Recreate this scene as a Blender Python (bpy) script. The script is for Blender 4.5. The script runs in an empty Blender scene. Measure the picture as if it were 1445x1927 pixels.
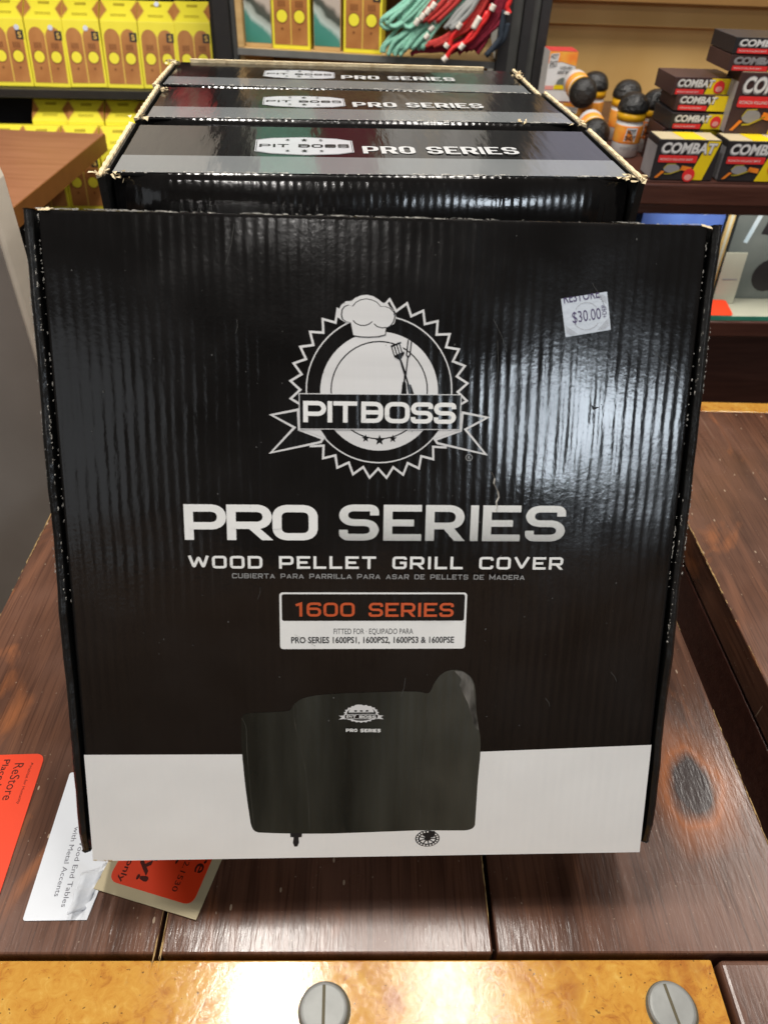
import bpy, bmesh, math, random
from math import sin, cos, pi, radians
from mathutils import Vector, Matrix
from mathutils.geometry import tessellate_polygon
random.seed(7)
S = bpy.context.scene
COL = S.collection

# ------------------------------------------------------------------ camera
cam_d = bpy.data.cameras.new('camera')
cam = bpy.data.objects.new('camera', cam_d); COL.objects.link(cam)
R_ = Vector((0.99893314, 0.03004966, 0.03506569)); U_ = Vector((-0.04617991, 0.65001418, 0.75851762)); F_ = Vector((0, 0.75932772, -0.65070839))
mx = Matrix((R_, U_, -F_)).transposed().to_4x4(); mx.translation = (0, 0, 0.61359)
cam.matrix_world = mx
cam_d.sensor_fit = 'VERTICAL'; cam_d.sensor_height = 36; cam_d.sensor_width = 27
cam_d.lens = 1380.56 / 1927 * 36
cam_d.clip_start = .02; cam_d.clip_end = 60
cam_d.dof.use_dof = True; cam_d.dof.focus_distance = 0.60; cam_d.dof.aperture_fstop = 8.5
S.camera = cam

# ------------------------------------------------------------------ world and lamps (indoor shop light, plus added fill)
w = bpy.data.worlds.new('World'); S.world = w; w.use_nodes = True
bg = w.node_tree.nodes['Background']; bg.inputs[0].default_value = (1, .90, .80, 1); bg.inputs[1].default_value = .085
S.view_settings.view_transform = 'Standard'; S.view_settings.look = 'None'; S.view_settings.exposure = 0; S.view_settings.gamma = 1


def lamp(name, loc, target, sx, sy, power, colr):
    l = bpy.data.lights.new(name, 'AREA'); l.shape = 'RECTANGLE'; l.size = sx; l.size_y = sy; l.energy = power; l.color = colr
    o = bpy.data.objects.new(name, l); COL.objects.link(o); o.location = loc
    o.rotation_euler = (Vector(target) - Vector(loc)).to_track_quat('-Z', 'Y').to_euler()
    return o


lamp('ceiling_tube', (-.28, .72, 2.0), (-.28, .7201, 0), .08, .42, 20, (1, .95, .88))
lamp('ceiling_tube', (1.6, 1.2, 2.05), (1.6, 1.2001, 0), .15, 1.2, 17, (1, .95, .88))
lamp('ceiling_tube', (-1.75, .45, 1.95), (-1.2, .4501, 0), .15, .7, 24, (1, .95, .88))
lamp('ceiling_tube', (.3, .95, 2.3), (.3, 2.0, .4), .2, 1.4, 36, (1, .95, .88))
lamp('ceiling_tube', (-.08, -1.35, 2.0), (-.05, .3, .3), .22, .04, 6, (1, .96, .92))
lamp('window_light', (1.43, -2.7, 1.58), (.12, .36, .28), .62, .44, 19, (.80, .90, 1))
lamp('window_light', (-1.5, -3.0, 1.5), (-.15, .36, .28), 1.2, 1.2, 3.2, (.9, .95, 1))
for x_ in (-1.6, .2, 2.0): lamp('added_wall_wash', (x_, -3.1, 2.3), (x_, -4.5, .35), .9, .2, 30, (1, .92, .82))  # added wash on the unseen rear wall, so it reflects in the box face
lamp('added_case_fill', (.66, 1.275, .212), (.66, 1.36, .10), .42, .02, .28, (1, .97, .92))  # added fill to brighten the case interior, no known lamp there


# ------------------------------------------------------------------ materials
def mat(name, base, rough=.5, spec=.5, metal=0, coat=0, var=.12, vscale=30, bump=0, bscale=60, stretch=(1, 1, 1), base2=None, r2=None):
    m = bpy.data.materials.new(name); m.use_nodes = True
    nt = m.node_tree; b = nt.nodes['Principled BSDF']
    b.inputs['Roughness'].default_value = rough; b.inputs['Specular IOR Level'].default_value = spec
    b.inputs['Metallic'].default_value = metal; b.inputs['Coat Weight'].default_value = coat; b.inputs['Coat Roughness'].default_value = .15
    tc = nt.nodes.new('ShaderNodeTexCoord'); mp = nt.nodes.new('ShaderNodeMapping'); mp.inputs['Scale'].default_value = stretch
    nt.links.new(tc.outputs['Object'], mp.inputs[0])
    n = nt.nodes.new('ShaderNodeTexNoise'); n.inputs['Scale'].default_value = vscale; n.inputs['Detail'].default_value = 5
    nt.links.new(mp.outputs[0], n.inputs[0])
    cr = nt.nodes.new('ShaderNodeValToRGB'); cr.color_ramp.elements[0].position = .3; cr.color_ramp.elements[1].position = .7
    b2 = base2 or [c * (1 + var) for c in base]; b1 = base if base2 else [c * (1 - var) for c in base]
    cr.color_ramp.elements[0].color = (*b1, 1); cr.color_ramp.elements[1].color = (*b2, 1)
    nt.links.new(n.outputs['Fac'], cr.inputs[0]); nt.links.new(cr.outputs[0], b.inputs['Base Color'])
    if r2 is not None:
        mr = nt.nodes.new('ShaderNodeMapRange'); mr.inputs[1].default_value = .3; mr.inputs[2].default_value = .7
        mr.inputs[3].default_value = rough; mr.inputs[4].default_value = r2
        nt.links.new(n.outputs['Fac'], mr.inputs[0]); nt.links.new(mr.outputs[0], b.inputs['Roughness'])
    if bump:
        n2 = nt.nodes.new('ShaderNodeTexNoise'); n2.inputs['Scale'].default_value = bscale; n2.inputs['Detail'].default_value = 4
        nt.links.new(mp.outputs[0], n2.inputs[0])
        bp = nt.nodes.new('ShaderNodeBump'); bp.inputs['Strength'].default_value = 1; bp.inputs['Distance'].default_value = bump
        nt.links.new(n2.outputs['Fac'], bp.inputs['Height']); nt.links.new(bp.outputs[0], b.inputs['Normal'])
    return m


def N(nt, t, **k):
    n = nt.nodes.new(t)
    for a, v in k.items(): setattr(n, a, v)
    return n


def math_(nt, op, a, b=None, c=None):
    n = nt.nodes.new('ShaderNodeMath'); n.operation = op
    for i, v in enumerate((a, b, c)):
        if v is None: continue
        if isinstance(v, (int, float)): n.inputs[i].default_value = v
        else: nt.links.new(v, n.inputs[i])
    return n.outputs[0]


def add_flute(m, amp=.00011, period=.0066, warp=.0006, grain=.00001, peel=.00002):
    """washboard relief of corrugated board: ribs run up the face, with a low warp and fine paper grain"""
    nt = m.node_tree; b = nt.nodes['Principled BSDF']
    tc = N(nt, 'ShaderNodeTexCoord'); sp = N(nt, 'ShaderNodeSeparateXYZ'); nt.links.new(tc.outputs['Object'], sp.inputs[0])
    n0 = N(nt, 'ShaderNodeTexNoise'); n0.inputs['Scale'].default_value = 9; n0.inputs['Detail'].default_value = 2; nt.links.new(tc.outputs['Object'], n0.inputs[0])
    mp = N(nt, 'ShaderNodeMapping'); mp.inputs['Scale'].default_value = (1, 1, .22); nt.links.new(tc.outputs['Object'], mp.inputs[0])
    n1 = N(nt, 'ShaderNodeTexNoise'); n1.inputs['Scale'].default_value = 110; n1.inputs['Detail'].default_value = 3; nt.links.new(mp.outputs[0], n1.inputs[0])
    n2 = N(nt, 'ShaderNodeTexNoise'); n2.inputs['Scale'].default_value = 700; n2.inputs['Detail'].default_value = 2; nt.links.new(tc.outputs['Object'], n2.inputs[0])
    ph = math_(nt, 'MULTIPLY_ADD', sp.outputs[0], 2 * pi / period, math_(nt, 'MULTIPLY', n0.outputs['Fac'], 5.0))
    rib = math_(nt, 'SINE', ph)
    rib = math_(nt, 'MULTIPLY', rib, math_(nt, 'MULTIPLY_ADD', n1.outputs['Fac'], 3.2, -.75))
    h = math_(nt, 'MULTIPLY', rib, amp)
    h = math_(nt, 'ADD', h, math_(nt, 'MULTIPLY', n0.outputs['Fac'], warp * 6))
    h = math_(nt, 'ADD', h, math_(nt, 'MULTIPLY', n1.outputs['Fac'], .00016))
    h = math_(nt, 'ADD', h, math_(nt, 'MULTIPLY', n2.outputs['Fac'], grain * 3))
    n3 = N(nt, 'ShaderNodeTexNoise'); n3.inputs['Scale'].default_value = 300; n3.inputs['Detail'].default_value = 2; nt.links.new(tc.outputs['Object'], n3.inputs[0])
    h = math_(nt, 'ADD', h, math_(nt, 'MULTIPLY', n3.outputs['Fac'], peel))
    bp = N(nt, 'ShaderNodeBump'); bp.inputs['Strength'].default_value = 1; bp.inputs['Distance'].default_value = 1
    nt.links.new(h, bp.inputs['Height']); nt.links.new(bp.outputs[0], b.inputs['Normal'])
    # scuffs: paler, rougher smears along the flutes
    return m


M = {}
M['black_gloss'] = add_flute(mat('black_gloss_print', (.006, .0055, .0055), .10, .5, vscale=20, var=.25, r2=.19), amp=.000046, warp=.0004, grain=.000005, peel=.00006)
M['black_side'] = mat('black_board_side', (.007, .007, .007), .25, .5, bump=.0008, bscale=160, r2=.4)
M['white_print'] = add_flute(mat('white_print', (.84, .84, .825), .45, .4, var=.02), amp=.00003, warp=.0003)
M['letter_white'] = add_flute(mat('white_lettering', (.88, .885, .87), .45, .3, var=.03), amp=.00004, warp=.0003)
M['silver_print'] = add_flute(mat('silver_print', (.62, .62, .62), .42, .4, base2=(.80, .80, .80), vscale=14, stretch=(.2, 1, 3)), amp=.00004, warp=.0003)
M['grey_print'] = add_flute(mat('grey_lettering', (.30, .30, .30), .45, .4), amp=.00004, warp=.0003)
M['orange_print'] = add_flute(mat('orange_lettering', (.62, .10, .025), .45, .4, var=.05), amp=.00004, warp=.0003)
M['ink'] = mat('dark_ink', (.012, .012, .014), .4, .4)
M['ink_gloss'] = add_flute(mat('black_ink_print', (.006, .006, .006), .2, .5), amp=.00008)
M['kraft'] = mat('raw_cardboard', (.56, .43, .25), .9, .2, base2=(.78, .66, .44), vscale=120, bump=.001, bscale=400)
M['scuff'] = mat('worn_paper_edge', (.22, .21, .195), .8, .3, base2=(.58, .56, .51), vscale=300)
M['top_black'] = mat('black_gloss_top', (.008, .008, .008), .10, .5, vscale=12, var=.3, bump=.0005, bscale=25, stretch=(3, .6, 1), r2=.16)
M['top_grey'] = mat('grey_gloss_band', (.15, .16, .165), .12, .5, vscale=12, var=.05, bump=.0005, bscale=25, stretch=(3, .6, 1), r2=.18)
M['sticker'] = mat('price_sticker_paper', (.60, .66, .74), .4, .4, var=.05, bump=.0003, bscale=300)
M['sticker_ink'] = mat('purple_ink', (.09, .07, .16), .6, .2)
M['card'] = mat('white_card', (.74, .77, .82), .5, .3, var=.02, bump=.0004, bscale=30)
M['cream'] = mat('cream_card', (.52, .44, .28), .6, .3, var=.05)
M['red_tag'] = mat('red_orange_tag', (.82, .055, .012), .45, .35, var=.04, vscale=8)
M['tag_ink'] = mat('tag_ink', (.07, .012, .008), .6, .2)
M['floor'] = mat('shop_floor', (.12, .10, .085), .4, .4, var=.2, vscale=5)
M['wall'] = mat('painted_wall', (.55, .54, .5), .8, .2, var=.04, vscale=3)
M['black_metal'] = mat('black_shelf_metal', (.018, .018, .019), .45, .5, bump=.0003, bscale=120)
M['grey_metal'] = mat('grey_shelf_edge', (.16, .16, .15), .4, .5)
M['post_grey'] = mat('grey_upright', (.075, .075, .07), .5, .4)
M['yellow'] = mat('yellow_carton', (.82, .72, .045), .45, .4, var=.04, vscale=15)
M['brown_print'] = mat('brown_sole_print', (.34, .125, .03), .5, .4, base2=(.46, .20, .055), vscale=25)
M['brown_dark'] = mat('dark_brown_print', (.20, .07, .02), .5, .3)
M['gold_line'] = mat('gold_line_print', (.70, .45, .10), .5, .3)
M['dot'] = mat('round_price_dot', (.62, .66, .78), .5, .3)
M['tan_wood'] = mat('tan_shelf_wood', (.50, .32, .13), .6, .3, base2=(.62, .42, .19), vscale=12, stretch=(.6, 6, 6))
M['ply'] = mat('plywood', (.60, .36, .115), .55, .35, base2=(.74, .49, .19), vscale=5, stretch=(1, 1, .5), bump=.0002)
M['dark_wood'] = mat('dark_red_wood', (.050, .017, .012), .3, .5, base2=(.085, .032, .022), vscale=18, stretch=(.5, 6, 6), bump=.0003)
M['teal'] = mat('teal_glass_edge', (.05, .25, .17), .15, .6)
M['laminate'] = mat('brown_laminate', (.30, .125, .06), .4, .4, base2=(.40, .18, .095), vscale=22, stretch=(.25, 3, 3))
M['laminate_edge'] = mat('brown_laminate_edge', (.22, .085, .02), .5, .3, var=.1)
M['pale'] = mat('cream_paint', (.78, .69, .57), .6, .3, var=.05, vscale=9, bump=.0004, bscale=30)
M['steel'] = mat('grey_steel', (.24, .245, .235), .5, .5, metal=.25, var=.12, vscale=60, bump=.0003, bscale=90)
M['slot'] = mat('slot_shadow', (.10, .085, .05), .7, .3)
M['mint'] = mat('mint_cord', (.26, .55, .42), .8, .2, var=.15, vscale=200, bump=.001, bscale=500)
M['maroon'] = mat('maroon_cord', (.22, .018, .035), .8, .2, var=.25, vscale=200, bump=.001, bscale=500)
M['redcord'] = mat('red_cord', (.50, .05, .045), .8, .2, var=.2, vscale=200)
M['greycord'] = mat('grey_cord', (.33, .34, .33), .8, .2, var=.1)
M['navy'] = mat('navy_cord', (.03, .04, .055), .8, .2)
M['aglet'] = mat('white_tip', (.75, .70, .62), .3, .5)
M['red'] = mat('red_print', (.75, .03, .03), .4, .4, var=.05)
M['pink'] = mat('pale_red_print', (.78, .32, .28), .4, .4)
M['pbrown'] = mat('dark_maroon_carton', (.055, .028, .026), .4, .4)
M['pblack'] = mat('black_carton', (.022, .020, .022), .4, .4)
M['pwhite'] = mat('white_carton_print', (.72, .71, .70), .4, .4, var=.04)
M['pgrey'] = mat('grey_carton_print', (.28, .27, .28), .4, .4)
M['pyellow'] = mat('bright_yellow_print', (.82, .60, .01), .4, .4, var=.04)
M['porange'] = mat('orange_print_flat', (.80, .22, .02), .4, .4)
M['pflame'] = mat('flame_print', (.85, .15, .02), .4, .4, base2=(.85, .55, .08), vscale=22)
M['cap'] = mat('black_plastic_cap', (.012, .012, .012), .22, .5, bump=.004, bscale=180)
M['collar'] = mat('yellow_plastic', (.80, .42, .01), .35, .5)
M['blue'] = mat('blue_carton', (.06, .11, .36), .4, .4, base2=(.10, .2, .5), vscale=10)
M['ice'] = mat('pale_blue_print', (.45, .6, .68), .4, .4, base2=(.75, .82, .84), vscale=14)
M['beige'] = mat('beige_card', (.46, .46, .36), .6, .3, var=.04)
M['greydev'] = mat('grey_green_plastic', (.12, .14, .13), .5, .4, base2=(.2, .22, .2), vscale=12)
M['carton_brown'] = mat('brown_box_card', (.32, .22, .12), .7, .2)
M['legwood'] = mat('dark_leg_wood', (.045, .02, .013), .4, .4, var=.3)


def sea_material():
    m = mat('sea_photo_print', (.08, .3, .24), .35, .4)
    nt = m.node_tree; b = nt.nodes['Principled BSDF']
    tc = N(nt, 'ShaderNodeTexCoord'); sp = N(nt, 'ShaderNodeSeparateXYZ'); nt.links.new(tc.outputs['Object'], sp.inputs[0])
    no = N(nt, 'ShaderNodeTexNoise'); no.inputs['Scale'].default_value = 22; no.inputs['Detail'].default_value = 6; nt.links.new(tc.outputs['Object'], no.inputs[0])
    d = math_(nt, 'MULTIPLY_ADD', sp.outputs[0], .75, sp.outputs[2])
    t = math_(nt, 'MULTIPLY_ADD', no.outputs['Fac'], .035, math_(nt, 'ADD', d, -.0175))
    mr = N(nt, 'ShaderNodeMapRange'); mr.inputs[1].default_value = .0; mr.inputs[2].default_value = .12; nt.links.new(t, mr.inputs[0])
    cr = N(nt, 'ShaderNodeValToRGB'); e = cr.color_ramp.elements
    e[0].position = 0; e[0].color = (.045, .17, .12, 1); e[1].position = 1; e[1].color = (.50, .42, .36, 1)
    for p, c in ((.3, (.055, .24, .19, 1)), (.47, (.07, .26, .21, 1)), (.55, (.48, .56, .52, 1)), (.64, (.36, .40, .36, 1)), (.70, (.06, .075, .06, 1)), (.78, (.09, .09, .075, 1)), (.86, (.48, .41, .35, 1))):
        q = e.new(p); q.color = c
    nt.links.new(mr.outputs[0], cr.inputs[0]); nt.links.new(cr.outputs[0], b.inputs['Base Color'])
    return m


M['sea'] = sea_material()


def table_wood():
    """dark stained boards: long grain, reddish worn patches, knots, pale nicks, cloudy lacquer"""
    m = bpy.data.materials.new('dark_stained_board'); m.use_nodes = True; nt = m.node_tree; b = nt.nodes['Principled BSDF']
    tc = N(nt, 'ShaderNodeTexCoord'); L = nt.links
    def noise(scale, stretch, det=5, dist=0.0):
        mp = N(nt, 'ShaderNodeMapping'); mp.inputs['Scale'].default_value = stretch; L.new(tc.outputs['Object'], mp.inputs[0])
        n = N(nt, 'ShaderNodeTexNoise'); n.inputs['Scale'].default_value = scale; n.inputs['Detail'].default_value = det; n.inputs['Distortion'].default_value = dist
        L.new(mp.outputs[0], n.inputs[0]); return n.outputs['Fac']
    def ramp(f, *st):
        cr = N(nt, 'ShaderNodeValToRGB'); e = cr.color_ramp.elements
        e[0].position, e[0].color = st[0][0], (*st[0][1], 1); e[1].position, e[1].color = st[-1][0], (*st[-1][1], 1)
        for p, c in st[1:-1]: q = e.new(p); q.color = (*c, 1)
        L.new(f, cr.inputs[0]); return cr.outputs[0]
    def mix(f, a, c):
        n = N(nt, 'ShaderNodeMix', data_type='RGBA'); L.new(f, n.inputs[0])
        for i, v in ((6, a), (7, c)):
            if isinstance(v, tuple): n.inputs[i].default_value = (*v, 1)
            else: L.new(v, n.inputs[i])
        return n.outputs[2]
    grain = noise(26, (2.6, .16, 1), 6, .6)
    col = ramp(grain, (.25, (.050, .022, .014)), (.5, (.110, .049, .030)), (.75, (.185, .080, .045)))
    cloud = noise(7, (1, 1, 1), 3)
    col = mix(ramp(cloud, (.40, (0, 0, 0)), (.62, (.75, .75, .75))), col, (.165, .080, .054))
    worn = noise(9, (1.3, .55, 1), 6, 1.2)
    col = mix(ramp(worn, (.60, (0, 0, 0)), (.72, (.8, .8, .8))), col, (.36, .125, .045))
    crisp = noise(150, (3.2, .07, 1), 3, .2)
    col = mix(ramp(crisp, (.50, (0, 0, 0)), (.66, (.55, .55, .55))), col, (.042, .018, .012))
    mps = N(nt, 'ShaderNodeMapping'); mps.inputs['Rotation'].default_value = (0, 0, .9); mps.inputs['Scale'].default_value = (1, .03, 0); L.new(tc.outputs['Object'], mps.inputs[0])
    scn = N(nt, 'ShaderNodeTexNoise'); scn.inputs['Scale'].default_value = 210; scn.inputs['Detail'].default_value = 1; L.new(mps.outputs[0], scn.inputs[0])
    col = mix(math_(nt, 'MULTIPLY', ramp(scn.outputs['Fac'], (.715, (0, 0, 0)), (.76, (.5, .5, .5))), ramp(cloud, (.5, (0, 0, 0)), (.62, (1, 1, 1)))), col, (.30, .20, .14))
    spk = noise(420, (1, .6, 1), 1)
    col = mix(ramp(spk, (.74, (0, 0, 0)), (.78, (.7, .7, .7))), col, (.34, .25, .18))
    # knots
    vo = N(nt, 'ShaderNodeTexVoronoi', feature='F1'); vo.inputs['Scale'].default_value = 3.6
    mp = N(nt, 'ShaderNodeMapping'); mp.inputs['Location'].default_value = (.105, .03, 0); mp.inputs['Scale'].default_value = (1, .8, 0); L.new(tc.outputs['Object'], mp.inputs[0]); L.new(mp.outputs[0], vo.inputs[0])
    def at(x, y, ky):
        m_ = N(nt, 'ShaderNodeMapping'); m_.inputs['Location'].default_value = (-x, -y * ky, 0); m_.inputs['Scale'].default_value = (1, ky, 0); L.new(tc.outputs['Object'], m_.inputs[0])
        v_ = N(nt, 'ShaderNodeVectorMath', operation='LENGTH'); L.new(m_.outputs[0], v_.inputs[0]); return math_(nt, 'MULTIPLY', v_.outputs['Value'], 3.9)
    kd = math_(nt, 'MINIMUM', at(.308, .345, .62), vo.outputs['Distance'])
    kd = math_(nt, 'MULTIPLY_ADD', math_(nt, 'SUBTRACT', worn, .5), .20, math_(nt, 'ADD', kd, .05))
    col = mix(ramp(kd, (.10, (.9, .9, .9)), (.125, (.85, .85, .85)), (.15, (0, 0, 0))), col, (.035, .024, .024))
    col = mix(ramp(kd, (.11, (0, 0, 0)), (.145, (.85, .85, .85)), (.16, (.5, .5, .5)), (.23, (0, 0, 0))), col, (.42, .13, .035))
    # nicks: short pale dashes in the finish
    v2 = N(nt, 'ShaderNodeTexVoronoi', feature='F1'); v2.inputs['Scale'].default_value = 46
    mp2 = N(nt, 'ShaderNodeMapping'); mp2.inputs['Scale'].default_value = (1.8, .7, 0); mp2.inputs['Rotation'].default_value = (0, 0, .35); L.new(tc.outputs['Object'], mp2.inputs[0]); L.new(mp2.outputs[0], v2.inputs[0])
    sel = N(nt, 'ShaderNodeSeparateColor'); L.new(v2.outputs['Color'], sel.inputs[0])
    nick = math_(nt, 'MULTIPLY', math_(nt, 'LESS_THAN', math_(nt, 'MULTIPLY_ADD', cloud, .06, v2.outputs['Distance']), .105), math_(nt, 'GREATER_THAN', sel.outputs[0], .55))
    col = mix(nick, col, (.42, .31, .22))
    L.new(col, b.inputs['Base Color'])
    rr = N(nt, 'ShaderNodeMapRange'); L.new(cloud, rr.inputs[0]); rr.inputs[1].default_value = .3; rr.inputs[2].default_value = .7; rr.inputs[3].default_value = .16; rr.inputs[4].default_value = .34
    L.new(rr.outputs[0], b.inputs['Roughness']); b.inputs['Specular IOR Level'].default_value = .6
    fine = noise(160, (2.2, .3, 1), 4, .3)
    big = noise(45, (1.5, .5, 1), 3)
    h = math_(nt, 'ADD', math_(nt, 'MULTIPLY', fine, .00022), math_(nt, 'MULTIPLY', big, .0004))
    h = math_(nt, 'ADD', h, math_(nt, 'MULTIPLY', nick, -.0005))
    bp = N(nt, 'ShaderNodeBump'); bp.inputs['Strength'].default_value = .8; bp.inputs['Distance'].default_value = 1; L.new(h, bp.inputs['Height']); L.new(bp.outputs[0], b.inputs['Normal'])
    return m


M['board'] = table_wood()


def strap_material():
    m = bpy.data.materials.new('mottled_orange_strap'); m.use_nodes = True; nt = m.node_tree; b = nt.nodes['Principled BSDF']; L = nt.links
    tc = N(nt, 'ShaderNodeTexCoord')
    n = N(nt, 'ShaderNodeTexNoise'); n.inputs['Scale'].default_value = 95; n.inputs['Detail'].default_value = 8; n.inputs['Distortion'].default_value = 1.5; n.inputs['Roughness'].default_value = .68; L.new(tc.outputs['Object'], n.inputs[0])
    n2 = N(nt, 'ShaderNodeTexNoise'); n2.inputs['Scale'].default_value = 22; n2.inputs['Detail'].default_value = 4; n2.inputs['Distortion'].default_value = 2; L.new(tc.outputs['Object'], n2.inputs[0])
    f = math_(nt, 'ADD', math_(nt, 'MULTIPLY', n.outputs['Fac'], .6), math_(nt, 'MULTIPLY', n2.outputs['Fac'], .4))
    st_ = N(nt, 'ShaderNodeTexNoise'); st_.inputs['Scale'].default_value = 17; st_.inputs['Detail'].default_value = 5; st_.inputs['Distortion'].default_value = .8; mpq = N(nt, 'ShaderNodeMapping'); mpq.inputs['Location'].default_value = (.31, .2, 0); mpq.inputs['Scale'].default_value = (1, .6, 1); L.new(tc.outputs['Object'], mpq.inputs[0]); L.new(mpq.outputs[0], st_.inputs[0])
    stain = N(nt, 'ShaderNodeMapRange'); L.new(st_.outputs['Fac'], stain.inputs[0]); stain.inputs[1].default_value = .60; stain.inputs[2].default_value = .70; stain.inputs[4].default_value = .75
    pit = N(nt, 'ShaderNodeTexNoise'); pit.inputs['Scale'].default_value = 330; pit.inputs['Detail'].default_value = 1; L.new(tc.outputs['Object'], pit.inputs[0])
    pitm = N(nt, 'ShaderNodeMapRange'); L.new(pit.outputs['Fac'], pitm.inputs[0]); pitm.inputs[1].default_value = .72; pitm.inputs[2].default_value = .76; pitm.inputs[4].default_value = .8
    cr = N(nt, 'ShaderNodeValToRGB'); e = cr.color_ramp.elements
    e[0].position = .28; e[0].color = (.20, .06, .018, 1); e[1].position = .72; e[1].color = (.66, .42, .11, 1)
    for p, c in ((.37, (.40, .155, .028, 1)), (.46, (.52, .245, .040, 1)), (.57, (.57, .30, .055, 1))): q = e.new(p); q.color = c
    L.new(f, cr.inputs[0])
    ms = N(nt, 'ShaderNodeMix', data_type='RGBA'); L.new(stain.outputs[0], ms.inputs[0]); L.new(cr.outputs[0], ms.inputs[6]); ms.inputs[7].default_value = (.30, .085, .022, 1)
    mpt = N(nt, 'ShaderNodeMix', data_type='RGBA'); L.new(pitm.outputs[0], mpt.inputs[0]); L.new(ms.outputs[2], mpt.inputs[6]); mpt.inputs[7].default_value = (.10, .05, .02, 1)
    L.new(mpt.outputs[2], b.inputs['Base Color'])
    b.inputs['Roughness'].default_value = .12; b.inputs['Specular IOR Level'].default_value = .5
    bp = N(nt, 'ShaderNodeBump'); bp.inputs['Strength'].default_value = .7; bp.inputs['Distance'].default_value = .00026; L.new(f, bp.inputs['Height']); L.new(bp.outputs[0], b.inputs['Normal'])
    return m


M['strap'] = strap_material()


def halftone_material():
    m = add_flute(mat('halftone_lettering', (.84, .85, .83), .45, .3), amp=.00004, warp=.0003); nt = m.node_tree; b = nt.nodes['Principled BSDF']; L = nt.links
    tc = N(nt, 'ShaderNodeTexCoord'); sp = N(nt, 'ShaderNodeSeparateXYZ'); L.new(tc.outputs['Object'], sp.inputs[0])
    k = 2 * pi / .00125
    s = math_(nt, 'MULTIPLY', math_(nt, 'SINE', math_(nt, 'MULTIPLY', sp.outputs[0], k * .72)), math_(nt, 'SINE', math_(nt, 'MULTIPLY', sp.outputs[2], k)))
    mr = N(nt, 'ShaderNodeMapRange'); L.new(sp.outputs[2], mr.inputs[0]); mr.inputs[1].default_value = .242; mr.inputs[2].default_value = .267; mr.inputs[3].default_value = .02; mr.inputs[4].default_value = .85
    f = math_(nt, 'GREATER_THAN', s, mr.outputs[0])
    mx_ = N(nt, 'ShaderNodeMix', data_type='RGBA'); L.new(f, mx_.inputs[0]); mx_.inputs[6].default_value = (.84, .85, .83, 1); mx_.inputs[7].default_value = (.01, .01, .01, 1)
    L.new(mx_.outputs[2], b.inputs['Base Color'])
    return m


M['halftone'] = halftone_material()


def cover_material():
    m = add_flute(mat('grill_cover_photo', (.007, .009, .007), .26, .5, base2=(.032, .034, .026), vscale=13, stretch=(2.6, 1, .45), r2=.42), amp=.00009)
    nt = m.node_tree; b = nt.nodes['Principled BSDF']; src = b.inputs['Base Color'].links[0].from_socket
    tc = N(nt, 'ShaderNodeTexCoord'); sp = N(nt, 'ShaderNodeSeparateXYZ'); nt.links.new(tc.outputs['Object'], sp.inputs[0])
    no = N(nt, 'ShaderNodeTexNoise'); no.inputs['Scale'].default_value = 28; no.inputs['Detail'].default_value = 4; nt.links.new(tc.outputs['Object'], no.inputs[0])
    mr = N(nt, 'ShaderNodeMapRange', interpolation_type='SMOOTHSTEP'); nt.links.new(sp.outputs[0], mr.inputs[0]); mr.inputs[1].default_value = .0; mr.inputs[2].default_value = .055; mr.inputs[3].default_value = .0; mr.inputs[4].default_value = 1.0
    mx_ = N(nt, 'ShaderNodeMix', data_type='RGBA'); nt.links.new(math_(nt, 'MULTIPLY', mr.outputs[0], no.outputs['Fac']), mx_.inputs[0]); nt.links.new(src, mx_.inputs[6]); mx_.inputs[7].default_value = (.060, .058, .044, 1)
    nt.links.new(mx_.outputs[2], b.inputs['Base Color'])
    return m


M['cover'] = cover_material()
M['cover_sheen'] = add_flute(mat('grill_cover_sheen', (.022, .022, .019), .3, .5, base2=(.22, .21, .19), vscale=85, stretch=(1.5, 1, .55)), amp=.00006)


M['seam'] = add_flute(mat('grill_cover_seam', (.022, .022, .018), .4, .4, base2=(.06, .06, .05), vscale=60), amp=.00006)


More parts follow.
